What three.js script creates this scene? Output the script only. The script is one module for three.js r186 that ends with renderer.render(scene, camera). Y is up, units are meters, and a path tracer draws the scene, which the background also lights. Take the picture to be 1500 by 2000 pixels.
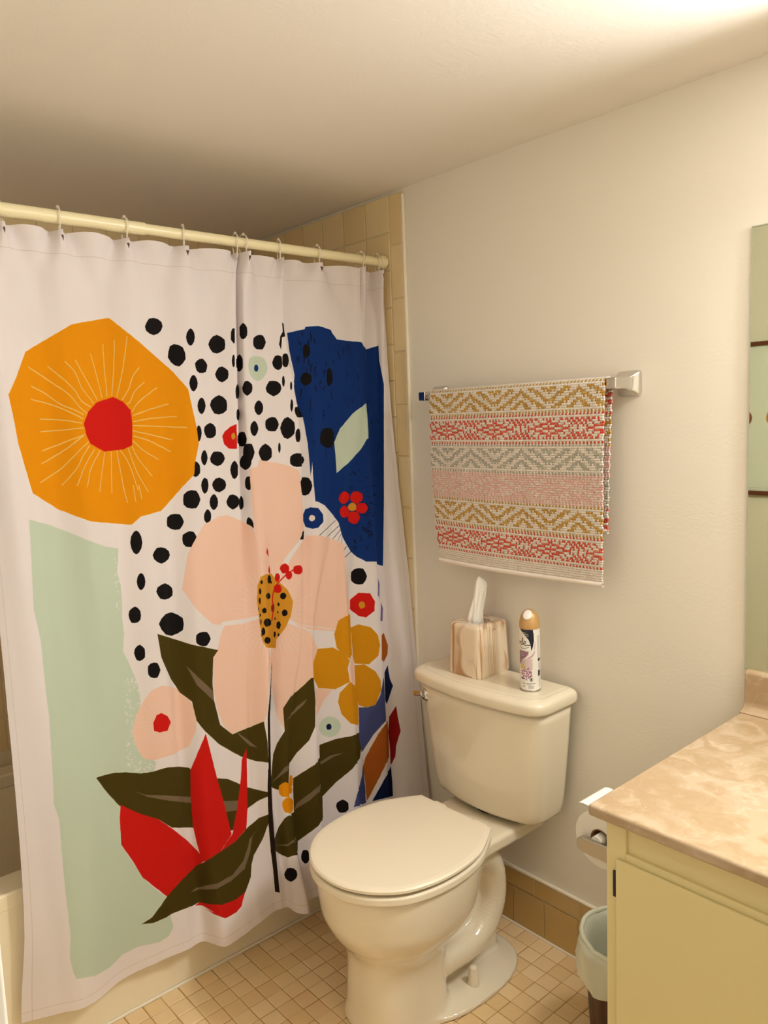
import * as THREE from 'three';
import { RoundedBoxGeometry } from 'three/addons/geometries/RoundedBoxGeometry.js';
import { mergeGeometries, mergeVertices } from 'three/addons/utils/BufferGeometryUtils.js';
import { RectAreaLightUniformsLib } from 'three/addons/lights/RectAreaLightUniformsLib.js';
import { ImprovedNoise } from 'three/addons/math/ImprovedNoise.js';

// ---------------------------------------------------------------- camera, light, exposure
const scene = new THREE.Scene();
const camera = new THREE.PerspectiveCamera(66.5904, 0.75, 0.02, 30);
camera.position.set(0, 1.49854, 1.69198);
camera.rotation.order = 'YXZ';
camera.rotation.set(THREE.MathUtils.degToRad(-6.63232), THREE.MathUtils.degToRad(48.88728), THREE.MathUtils.degToRad(-2.15431));
scene.add(camera);
scene.background = new THREE.Color(0x000000);
const renderer = new THREE.WebGLRenderer();
renderer.toneMapping = THREE.LinearToneMapping;
renderer.toneMappingExposure = 1.0;
renderer.shadowMap.enabled = true;
RectAreaLightUniformsLib.init();
// the lamp over the mirror: a frosted box diffuser, lit on every side that faces the room (light placed with the lamp below)
const LAMP = { x: -0.20, y: 1.985, w: 0.42, h: 0.10, z0: 0.022, z1: 0.118, radiance: 204, color: new THREE.Color(1.0, 1.0, 1.0) };
const RING_Z = [1.138, 1.012, 0.857, 0.70, 0.549, 0.525, 0.409, 0.277, 0.115, 0.045];
const noise3 = new ImprovedNoise();
const catmull = (a, b, c, d, t) => 0.5 * (2 * b + (c - a) * t + (2 * a - 5 * b + 4 * c - d) * t * t + (3 * b - a - 3 * c + d) * t * t * t);
// the cloth: a sheet through measured fold lines (columns) at eight heights; uv runs in cloth lengths
function curtainGeometry() {
  const NR = 110, SUB = 8, nc = CURTAIN_COLS.length, R = CURTAIN_ROWS, top = R[0], bot = R[R.length - 1];
  const us = [0];
  for (let c = 1; c < nc; c++) {
    let s = 0;
    for (let r = 0; r < R.length; r++) s += Math.hypot(CURTAIN_COLS[c][r][0] - CURTAIN_COLS[c - 1][r][0], CURTAIN_COLS[c][r][1] - CURTAIN_COLS[c - 1][r][1]);
    us.push(us[c - 1] + s / R.length);
  }
  const hooks = RING_Z.map((z) => { for (let c = 0; c < nc - 1; c++) { const a = CURTAIN_COLS[c][0][1], b = CURTAIN_COLS[c + 1][0][1]; if (z <= a && z >= b) return us[c] + (us[c + 1] - us[c]) * (a - z) / (a - b); } return 9; });
  const U = us[nc - 1], pos = [], uv = [], idx = [], nx = (nc - 1) * SUB + 1;
  for (let j = 0; j <= NR; j++) {
    const y = top + (bot - top) * j / NR;
    let r = 0; while (r < R.length - 2 && y < R[r + 1]) r++;
    const t = (R[r] - y) / (R[r] - R[r + 1]);
    const line = CURTAIN_COLS.map((col) => {
      const a = col[Math.max(r - 1, 0)], b = col[r], c = col[r + 1], d = col[Math.min(r + 2, R.length - 1)];
      return new THREE.Vector3(catmull(a[0], b[0], c[0], d[0], t), y, catmull(a[1], b[1], c[1], d[1], t));
    });
    const curve = new THREE.CatmullRomCurve3(line, false, 'centripetal');
    for (let i = 0; i < nx; i++) {
      const f = i / SUB, c = Math.min(Math.floor(f), nc - 2), u = us[c] + (us[c + 1] - us[c]) * (f - c), p = curve.getPoint(i / (nx - 1));
      const k = j / NR;
      // small slack creases and the gathered heading
      const w = 0.0052 * noise3.noise(u * 15, k * 1.7, 3.1) + 0.0016 * noise3.noise(u * 44, k * 4, 7.7) + 0.0010 * noise3.noise(u * 30 + k * 22, k * 26, 5.3);
      let hang = 0; // gathers that fan out below each ring
      for (const h of hooks) { const d = k * (top - bot), e = (u - h) / (0.010 + 0.30 * d); hang += 0.032 * Math.exp(-e * e) * Math.exp(-d / 0.10) - 0.018 * Math.exp(-Math.pow((Math.abs(u - h) - 0.02 - 0.34 * d) / (0.014 + 0.12 * d), 2)) * Math.exp(-d / 0.10); }
      const sag = -0.0035 * Math.pow(Math.sin(u * 21), 2) * Math.exp(-k * 30) + 0.004 * Math.sin(u * 19 + 1) * k * k;
      pos.push(p.x + w + hang, p.y + sag + 0.002 * noise3.noise(u * 9, k * 3, 1.5) * k, Math.max(p.z, 0.011));
      uv.push(u / U, 1 - k);
    }
  }
  for (let j = 0; j < NR; j++) for (let i = 0; i < nx - 1; i++) { const a = j * nx + i; idx.push(a, a + nx, a + 1, a + 1, a + nx, a + nx + 1); }
  const g = new THREE.BufferGeometry();
  g.setAttribute('position', new THREE.Float32BufferAttribute(pos, 3));
  g.setAttribute('uv', new THREE.Float32BufferAttribute(uv, 2));
  g.setIndex(idx); g.computeVertexNormals();
  g.userData.hooks = hooks.map((h) => h / U);
  return g;
}
// ---------------------------------------------------------------- helpers
let seedState = 20240611;
const rnd = () => { seedState = (seedState + 0x6d2b79f5) | 0; let t = Math.imul(seedState ^ (seedState >>> 15), 1 | seedState); t = (t + Math.imul(t ^ (t >>> 7), 61 | t)) ^ t; return ((t ^ (t >>> 14)) >>> 0) / 4294967296; };
const V2 = (x, y) => new THREE.Vector2(x, y), V3 = (x, y, z) => new THREE.Vector3(x, y, z);
const lerp = (a, b, t) => a + (b - a) * t, clamp = (x, a, b) => Math.min(Math.max(x, a), b), smoothstep = (a, b, x) => { const t = clamp((x - a) / (b - a), 0, 1); return t * t * (3 - 2 * t); };
const used = new Map();
function numbered(name) { const n = used.get(name) ?? 0; used.set(name, n + 1); return n ? name + '_' + String(n).padStart(3, '0') : name; }
function shade(o) { o.castShadow = true; o.receiveShadow = true; return o; }
function part(name, geo, mat, parent) { const m = shade(new THREE.Mesh(geo, mat)); m.name = name; parent.add(m); return m; }
function group(name, pos = [0, 0, 0]) { const g = new THREE.Group(); g.name = numbered(name); g.position.set(...pos); scene.add(g); return g; }
function tag(o, label, category, set) { o.userData.label = label; o.userData.category = category; if (set) o.userData.group = set; return o; }
function thing(name, geo, mat, label, category, set) { const m = shade(new THREE.Mesh(geo, mat)); m.name = numbered(name); scene.add(m); return tag(m, label, category, set); }
function structure(o, label, category) { o.userData.kind = 'structure'; if (label) o.userData.label = label; if (category) o.userData.category = category; return o; }
function boxAt(x0, x1, y0, y1, z0, z1, r = 0, seg = 2) {
  const w = x1 - x0, h = y1 - y0, d = z1 - z0;
  const g = r ? new RoundedBoxGeometry(w, h, d, seg, r) : new THREE.BoxGeometry(w, h, d);
  return g.translate((x0 + x1) / 2, (y0 + y1) / 2, (z0 + z1) / 2);
}
const plain = (g) => { const r = g.index ? g.toNonIndexed() : g; for (const k of Object.keys(r.attributes)) if (!['position', 'normal', 'uv'].includes(k)) r.deleteAttribute(k); return r; };
const join = (list) => mergeGeometries(list.map(plain));
// a tile lying in the xy plane, face at +z, pillowed edge
function tileGeo(w, h, t, b = 0.0016) {
  const o = [[-w / 2, -h / 2], [w / 2, -h / 2], [w / 2, h / 2], [-w / 2, h / 2]], i = o.map(([x, y]) => [x - Math.sign(x) * b, y - Math.sign(y) * b]);
  const pos = [], tri = (a, c, d) => pos.push(...a, ...c, ...d), quad = (a, c, d, e) => { tri(a, c, d); tri(a, d, e); };
  quad([...i[0], t], [...i[1], t], [...i[2], t], [...i[3], t]);
  for (let k = 0; k < 4; k++) { const n = (k + 1) % 4; quad([...o[k], t - b * 0.7], [...o[n], t - b * 0.7], [...i[n], t], [...i[k], t]); quad([...o[k], 0], [...o[n], 0], [...o[n], t - b * 0.7], [...o[k], t - b * 0.7]); }
  const g = new THREE.BufferGeometry();
  g.setAttribute('position', new THREE.Float32BufferAttribute(pos, 3));
  const uv = []; for (let k = 0; k < pos.length; k += 3) uv.push(pos[k], pos[k + 1]);
  g.setAttribute('uv', new THREE.Float32BufferAttribute(uv, 2));
  g.computeVertexNormals(); return g;
}
// rings of points joined into one skin; caps closed with fans where asked
function loft(rings, { capStart = true, capEnd = true, closed = true, uvScale } = {}) {
  const n = rings[0].length, pos = [], idx = [], uv = [];
  rings.forEach((r, j) => r.forEach((p, i) => { pos.push(p[0], p[1], p[2]); uv.push(i / n, j / (rings.length - 1)); }));
  for (let j = 0; j < rings.length - 1; j++) for (let i = 0; i < (closed ? n : n - 1); i++) { const a = j * n + i, b = j * n + (i + 1) % n; idx.push(a, b, a + n, b, b + n, a + n); }
  const cap = (j, flip) => { const c = [0, 0, 0]; rings[j].forEach((p) => p.forEach((v, k) => (c[k] += v / n))); const k = pos.length / 3; pos.push(...c); uv.push(0.5, j ? 1 : 0); for (let i = 0; i < n; i++) { const a = j * n + i, b = j * n + (i + 1) % n; flip ? idx.push(k, b, a) : idx.push(k, a, b); } };
  if (capStart) cap(0, true);
  if (capEnd) cap(rings.length - 1, false);
  const g = new THREE.BufferGeometry();
  g.setAttribute('position', new THREE.Float32BufferAttribute(pos, 3)); g.setAttribute('uv', new THREE.Float32BufferAttribute(uv, 2));
  g.setIndex(idx); g.computeVertexNormals(); return g;
}
const tube = (pts, r, seg = 40, rad = 10, closed = false) => new THREE.TubeGeometry(new THREE.CatmullRomCurve3(pts.map((p) => V3(...p)), closed), seg, r, rad, closed);
// smooth skin of a distance field (surface nets)
function skin(f, lo, hi, cell) {
  const n = lo.map((l, k) => Math.ceil((hi[k] - l) / cell) + 1), at = (i, j, k) => (k * n[1] + j) * n[0] + i, val = new Float32Array(n[0] * n[1] * n[2]);
  for (let k = 0; k < n[2]; k++) for (let j = 0; j < n[1]; j++) for (let i = 0; i < n[0]; i++) val[at(i, j, k)] = f(lo[0] + i * cell, lo[1] + j * cell, lo[2] + k * cell);
  const vert = new Int32Array(val.length).fill(-1), pos = [], nor = [], idx = [];
  const E = [[0, 1], [2, 3], [4, 5], [6, 7], [0, 2], [1, 3], [4, 6], [5, 7], [0, 4], [1, 5], [2, 6], [3, 7]], h = cell * 0.5;
  for (let k = 0; k < n[2] - 1; k++) for (let j = 0; j < n[1] - 1; j++) for (let i = 0; i < n[0] - 1; i++) {
    const c = []; let m = 0; for (let q = 0; q < 8; q++) { c[q] = val[at(i + (q & 1), j + ((q >> 1) & 1), k + (q >> 2))]; if (c[q] < 0) m++; }
    if (m === 0 || m === 8) continue;
    let x = 0, y = 0, z = 0, s = 0;
    for (const [a, b] of E) if ((c[a] < 0) !== (c[b] < 0)) { const t = c[a] / (c[a] - c[b]); x += (a & 1) + ((b & 1) - (a & 1)) * t; y += ((a >> 1) & 1) + (((b >> 1) & 1) - ((a >> 1) & 1)) * t; z += (a >> 2) + ((b >> 2) - (a >> 2)) * t; s++; }
    const X = lo[0] + (i + x / s) * cell, Y = lo[1] + (j + y / s) * cell, Z = lo[2] + (k + z / s) * cell;
    const g = V3(f(X + h, Y, Z) - f(X - h, Y, Z), f(X, Y + h, Z) - f(X, Y - h, Z), f(X, Y, Z + h) - f(X, Y, Z - h)).normalize();
    vert[at(i, j, k)] = pos.length / 3; pos.push(X, Y, Z); nor.push(g.x, g.y, g.z);
  }
  const quad = (a, b, c, d, flip) => { if (a < 0 || b < 0 || c < 0 || d < 0) return; flip ? idx.push(a, c, b, a, d, c) : idx.push(a, b, c, a, c, d); };
  for (let k = 1; k < n[2] - 1; k++) for (let j = 1; j < n[1] - 1; j++) for (let i = 1; i < n[0] - 1; i++) {
    const v = val[at(i, j, k)] < 0;
    if (v !== val[at(i + 1, j, k)] < 0) quad(vert[at(i, j - 1, k - 1)], vert[at(i, j, k - 1)], vert[at(i, j, k)], vert[at(i, j - 1, k)], !v);
    if (v !== val[at(i, j + 1, k)] < 0) quad(vert[at(i - 1, j, k - 1)], vert[at(i - 1, j, k)], vert[at(i, j, k)], vert[at(i, j, k - 1)], !v);
    if (v !== val[at(i, j, k + 1)] < 0) quad(vert[at(i - 1, j - 1, k)], vert[at(i, j - 1, k)], vert[at(i, j, k)], vert[at(i - 1, j, k)], !v);
  }
  const g = new THREE.BufferGeometry();
  g.setAttribute('position', new THREE.Float32BufferAttribute(pos, 3)); g.setAttribute('normal', new THREE.Float32BufferAttribute(nor, 3)); g.setIndex(idx); return g;
}
// textures
function paint(w, h, draw, color = true) { const c = document.createElement('canvas'); c.width = w; c.height = h; draw(c.getContext('2d'), w, h); const t = new THREE.CanvasTexture(c); if (color) t.colorSpace = THREE.SRGBColorSpace; return t; }
const fbm = (x, y, z, o = 4) => { let s = 0, a = 0.5; for (let k = 0; k < o; k++) { s += a * noise3.noise(x, y, z); x *= 2.03; y *= 2.03; z += 3.7; a *= 0.5; } return s; };
function field(w, h, fn, color = true) {
  const d = new Uint8Array(w * h * 4);
  for (let y = 0; y < h; y++) for (let x = 0; x < w; x++) { const c = fn(x / w, y / h), i = (y * w + x) * 4; d[i] = clamp(c[0], 0, 255); d[i + 1] = clamp(c[1], 0, 255); d[i + 2] = clamp(c[2], 0, 255); d[i + 3] = 255; }
  const t = new THREE.DataTexture(d, w, h); t.magFilter = THREE.LinearFilter; t.minFilter = THREE.LinearFilter; t.wrapS = t.wrapT = THREE.RepeatWrapping; if (color) t.colorSpace = THREE.SRGBColorSpace; t.needsUpdate = true; return t;
}
const mat = (color, roughness = 0.6, more = {}) => new THREE.MeshPhysicalMaterial({ color, roughness, ...more });
const rollerBump = field(512, 512, (u, v) => { const n = 128 + 90 * fbm(Math.sin(u * 6.2832) * 9, Math.cos(u * 6.2832) * 9 + v * 40 * 0, Math.sin(v * 6.2832) * 9 + Math.cos(v * 6.2832) * 5, 3); return [n, n, n]; }, false);
const bumpAt = (t, rx, ry) => { const c = t.clone(); c.repeat.set(rx, ry); c.needsUpdate = true; return c; };

// ---------------------------------------------------------------- materials
const M = {
  wall: mat('#f0e9da', 0.6, { bumpMap: bumpAt(rollerBump, 6, 6), bumpScale: 0.0006 }),
  ceiling: mat('#f3ece0', 0.85, { bumpMap: bumpAt(rollerBump, 8, 8), bumpScale: 0.0007 }),
  grout: mat('#e6d7b4', 0.85),
  floorGrout: mat('#b8925c', 0.9),
  caulk: mat('#f1e6cf', 0.5),
  whiteTrim: mat('#ece8dc', 0.4),
  porcelain: mat('#f2e6cc', 0.12, { clearcoat: 0.6, clearcoatRoughness: 0.06 }),
  seat: mat('#f3e7ce', 0.42),
  tub: mat('#f0e3c4', 0.18, { clearcoat: 0.4, clearcoatRoughness: 0.1 }),
  rod: mat('#f0e3b8', 0.35),
  chrome: mat('#d6d3cd', 0.12, { metalness: 1 }),
  brushed: mat('#b9b4aa', 0.3, { metalness: 1 }),
  cabinet: mat('#eadba2', 0.5),
  dark: mat('#17130f', 0.5),
  white: mat('#f3efe8', 0.9),
};
// ---------------------------------------------------------------- room shell
const CEIL = 2.2, LEFT = -2.64, RIGHT = 0.62, FRONT = 1.535;
structure(thing('ceiling', boxAt(LEFT - 0.12, RIGHT + 0.12, CEIL, CEIL + 0.12, -0.12, 2.9), M.ceiling)).userData.label = 'cream painted plaster ceiling over the whole bathroom';
// back wall with the tiled tub end
const PITCH = 0.1137, JX = -1.8535, JY = 2.0795;
const tileTones = ['#ead2a0', '#e8cf9b', '#ecd5a5'].map((c) => mat(c, 0.16, { clearcoat: 0.3, clearcoatRoughness: 0.1 }));
const tone = (list) => list[Math.floor(rnd() * list.length)];
{
  const w = group('wall_back'); structure(w, 'cream painted wall carrying the towel bar, with square tiles at the tub end', 'wall');
  part('plaster', boxAt(LEFT - 0.12, RIGHT + 0.12, 0, CEIL, -0.12, 0), M.wall, w);
  part('grout', boxAt(LEFT, -1.795, 0, CEIL - 0.012, 0, 0.0055), M.grout, w);
  const g = tileGeo(PITCH - 0.0035, PITCH - 0.0035, 0.008), gs = new Map();
  for (let c = 0; c < 7; c++) for (let r = -1; r < 15; r++) {
    const x1 = JX - c * PITCH, x0 = Math.max(x1 - PITCH, LEFT), yTop = Math.min(JY + (r === -1 ? PITCH : 0) - Math.max(r, 0) * PITCH, CEIL - 0.008), y0 = r === -1 ? JY : yTop - PITCH;
    if (y0 < 0.44 || x1 - x0 < 0.02) continue;
    const w2 = x1 - x0 - 0.0035, h2 = yTop - y0 - 0.0035, key = w2.toFixed(4) + h2.toFixed(4);
    if (!gs.has(key)) gs.set(key, tileGeo(w2, h2, 0.008));
    part('tile', gs.get(key), tone(tileTones), w).position.set((x0 + x1) / 2, (yTop + y0) / 2, 0.001);
  }
  // narrow bullnose column beside the paint
  const L = 0.1635, nb = tileGeo(0.0535, L - 0.0035, 0.008, 0.0025);
  for (let k = 0; k < 14; k++) { const yTop = 2.0395 - (k - 1) * L; if (yTop - L < -0.03) break; const h = Math.min(yTop, CEIL - 0.01) - (yTop - L) - 0.0035; part('tile', h < L - 0.01 ? tileGeo(0.0535, h, 0.008, 0.0025) : nb, tone(tileTones), w).position.set(-1.8245, yTop - L + 0.00175 + h / 2, 0.001); }
}
const edge = structure(thing('trim_1', new THREE.CapsuleGeometry(0.0065, CEIL - 0.035, 4, 8).translate(-1.7935, CEIL / 2 - 0.004, 0.004), M.caulk), 'thin cream edge strip between tub tiles and painted wall', 'trim');
// side and front walls
{
  const w = group('wall_left'); structure(w, 'square tiled wall along the far side of the tub', 'wall');
  part('plaster', boxAt(LEFT - 0.12, LEFT - 0.009, 0, CEIL, -0.12, FRONT + 0.12), M.wall, w);
  part('grout', boxAt(LEFT - 0.009, LEFT - 0.0045, 0.4, CEIL - 0.012, 0, FRONT), M.grout, w);
  const g = tileGeo(PITCH - 0.0035, PITCH - 0.0035, 0.008).rotateY(Math.PI / 2);
  for (let c = 0; c < 13; c++) for (let r = -1; r < 14; r++) part('tile', g, tone(tileTones), w).position.set(LEFT - 0.009, JY - PITCH / 2 - r * PITCH + (r === -1 ? -0.004 : 0), 0.012 + PITCH / 2 + c * PITCH);
}
structure(thing('wall_right', boxAt(RIGHT, RIGHT + 0.12, 0, CEIL, -0.12, FRONT + 0.12), M.wall), 'plain cream painted wall at the far end of the vanity', 'wall');
const DOOR_L = -0.7865, DOOR_R = 0.30, HEAD = 2.03;
structure(thing('wall_front', join([boxAt(LEFT - 0.12, DOOR_L - 0.02, 0, CEIL, FRONT, FRONT + 0.115), boxAt(DOOR_R + 0.02, RIGHT + 0.12, 0, CEIL, FRONT, FRONT + 0.115), boxAt(DOOR_L - 0.02, DOOR_R + 0.02, HEAD + 0.02, CEIL, FRONT, FRONT + 0.115)]), M.wall), 'cream painted wall with the doorway, seen in the mirror', 'wall');
{
  const d = group('door_1'); structure(d, 'white painted door casing at the edge of the doorway', 'door');
  const leaf = (n, ...b) => part(n, boxAt(...b, 0.004), M.whiteTrim, d);
  leaf('casing', DOOR_L - 0.065, DOOR_L, 0, HEAD + 0.06, FRONT - 0.015, FRONT); leaf('casing', DOOR_R, DOOR_R + 0.065, 0, HEAD + 0.06, FRONT - 0.015, FRONT); leaf('casing', DOOR_L, DOOR_R, HEAD, HEAD + 0.06, FRONT - 0.015, FRONT);
  leaf('jamb', DOOR_L - 0.02, DOOR_L, 0, HEAD, FRONT, FRONT + 0.115); leaf('jamb', DOOR_R, DOOR_R + 0.02, 0, HEAD, FRONT, FRONT + 0.115); leaf('jamb', DOOR_L, DOOR_R, HEAD, HEAD + 0.02, FRONT, FRONT + 0.115);
}
// the short hall that the photograph is taken from
structure(thing('wall_hall', join([boxAt(-1.1, 0.8, 0, CEIL, 2.75, 2.85), boxAt(-1.2, -1.1, 0, CEIL, FRONT + 0.115, 2.85), boxAt(0.8, 0.9, 0, CEIL, FRONT + 0.115, 2.85)]), M.wall), 'cream painted walls of the hall outside the doorway', 'wall');
// mosaic floor: bed and tiles
{
  const w = group('floor'); structure(w, 'floor of small square tan ceramic mosaic tiles with brown joints', 'floor');
  part('grout_bed', boxAt(LEFT - 0.12, RIGHT + 0.12, -0.1, -0.0022, -0.12, 2.9), M.floorGrout, w);
  const tones = ['#f2d3a0', '#efcf9a', '#f5d8a7', '#ecca94', '#f1d2a1', '#f3d5a3', '#eecc99'].map((c) => mat(c, 0.38));
  const p = 0.0503, gs = [tileGeo(p - 0.0020, p - 0.0020, 0.006, 0.0018), tileGeo(p - 0.0026, p - 0.0022, 0.006, 0.002), tileGeo(p - 0.0018, p - 0.0026, 0.006, 0.0016)].map((g) => g.rotateX(-Math.PI / 2));
  const rest = [];
  for (let i = 0; i < 48; i++) for (let j = 0; j < 30; j++) {
    const x = -1.867 + p / 2 + i * p, z = 0.012 + p / 2 + j * p;
    if (x > RIGHT - 0.03 || z > FRONT - 0.03) continue;
    const seen = (x < -1.50 && z > 0.33 && z < 1.02) || (x > -1.42 && x < -0.90 && z < 0.52);
    const g = gs[Math.floor(rnd() * 3)], y = -0.0062 + (rnd() - 0.5) * 0.0006, dx = (rnd() - 0.5) * 0.0012, dz = (rnd() - 0.5) * 0.0012, a = (rnd() - 0.5) * 0.02;
    if (seen) { const m = part('tile', g, tone(tones), w); m.position.set(x + dx, y, z + dz); m.rotation.y = a; m.rotation.x = (rnd() - 0.5) * 0.008; m.rotation.z = (rnd() - 0.5) * 0.008; }
    else rest.push(g.clone().translate(x + dx, y, z + dz));
  }
  const r = part('tile', mergeGeometries(rest), tones[0], w); r.userData.kind = 'stuff';
  const hall = part('hall_floor', boxAt(-1.1, 0.8, -0.002, 0.0, FRONT + 0.0, 2.75), mat('#8a6a45', 0.6), w);
}
// tile skirting along the back wall
{
  const b = group('baseboard_back'); structure(b, 'two rows of tan tiles along the foot of the painted wall', 'baseboard');
  const X0 = -1.785, X1 = -0.72;
  part('grout', boxAt(X0, X1, 0, 0.172, 0, 0.0055), M.grout, b);
  const tones = ['#caa96a', '#c6a465', '#cfae70'].map((c) => mat(c, 0.2, { clearcoat: 0.25, clearcoatRoughness: 0.15 }));
  const lo = tileGeo(0.1137 - 0.0028, 0.113, 0.008), hi = tileGeo(0.157 - 0.0028, 0.052, 0.008, 0.003);
  for (let x = -1.297 - 0.1137 * 4; x < X1; x += 0.1137) { const a = Math.max(x, X0), e = Math.min(x + 0.1137, X1); if (e - a > 0.02) part('tile', e - a < 0.113 ? tileGeo(e - a - 0.0028, 0.113, 0.008) : lo, tone(tones), b).position.set((a + e) / 2, 0.0585, 0.001); }
  for (let x = -1.33 - 0.157 * 2; x < X1; x += 0.157) { const a = Math.max(x, X0), e = Math.min(x + 0.157, X1); if (e - a > 0.02) part('tile', e - a < 0.156 ? tileGeo(e - a - 0.0028, 0.052, 0.008, 0.003) : hi, tone(tones), b).position.set((a + e) / 2, 0.1435, 0.001); }
  part('caulk', tube([[X0, 0.1735, 0.004], [-1.2, 0.1737, 0.0045], [X1, 0.1735, 0.004]], 0.0055, 30, 8), M.caulk, b);
  part('floor_caulk', tube([[X0, 0.001, 0.010], [-1.3, 0.0005, 0.0105], [X1, 0.001, 0.010]], 0.004, 30, 8), M.caulk, b);
}
// ---------------------------------------------------------------- bathtub
{
  const t = group('bathtub', [-1.869, 0, 0.011]); tag(t, 'bone coloured bathtub with plain apron behind the floral curtain', 'bathtub');
  const L = FRONT - 0.022, W = 0.76, H = 0.446;
  const rr = (x0, y0, x1, y1, r, P = THREE.Shape) => { const s = new P(); s.moveTo(x0 + r, y0); s.lineTo(x1 - r, y0); s.absarc(x1 - r, y0 + r, r, -Math.PI / 2, 0); s.lineTo(x1, y1 - r); s.absarc(x1 - r, y1 - r, r, 0, Math.PI / 2); s.lineTo(x0 + r, y1); s.absarc(x0 + r, y1 - r, r, Math.PI / 2, Math.PI); s.lineTo(x0, y0 + r); s.absarc(x0 + r, y0 + r, r, Math.PI, Math.PI * 1.5); return s; };
  const s = rr(-W + 0.008, 0.006, -0.006, L - 0.006, 0.004); s.holes.push(rr(-W + 0.07, 0.10, -0.085, L - 0.11, 0.13, THREE.Path));
  const rim = new THREE.ExtrudeGeometry(s, { depth: 0.028, bevelEnabled: true, bevelSize: 0.006, bevelThickness: 0.008, bevelSegments: 4, curveSegments: 10 }).rotateX(Math.PI / 2).scale(1, 1, 1).translate(0, H - 0.008, 0);
  part('rim', rim, M.tub, t);
  part('apron', boxAt(-0.02, -0.001, 0.002, H - 0.03, 0.002, L, 0.006, 3), M.tub, t);
  const ring = (k, y) => { const x0 = -W + 0.07 + k, x1 = -0.085 - k, z0 = 0.10 + k * 1.6, z1 = L - 0.11 - k * 2.2, r = 0.12, out = []; for (let i = 0; i < 48; i++) { const a = i / 48 * Math.PI * 2, c = Math.cos(a), q = Math.sin(a), e = 0.45; out.push([(x0 + x1) / 2 + (x1 - x0) / 2 * Math.sign(c) * Math.abs(c) ** e, y, (z0 + z1) / 2 + (z1 - z0) / 2 * Math.sign(q) * Math.abs(q) ** e]); } return out; };
  part('basin', loft([ring(-0.012, H - 0.02), ring(0.004, H - 0.05), ring(0.03, 0.25), ring(0.05, 0.13), ring(0.08, 0.095), ring(0.14, 0.085)], { capStart: false }), M.tub, t);
  part('caulk', tube([[0, 0.002, 0], [0.001, 0.002, L * 0.5], [0, 0.002, L]], 0.0045, 30, 8), M.caulk, t);
}
const CURTAIN_ROWS = [1.965, 1.800, 1.500, 1.200, 0.900, 0.600, 0.360, 0.130];
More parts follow.
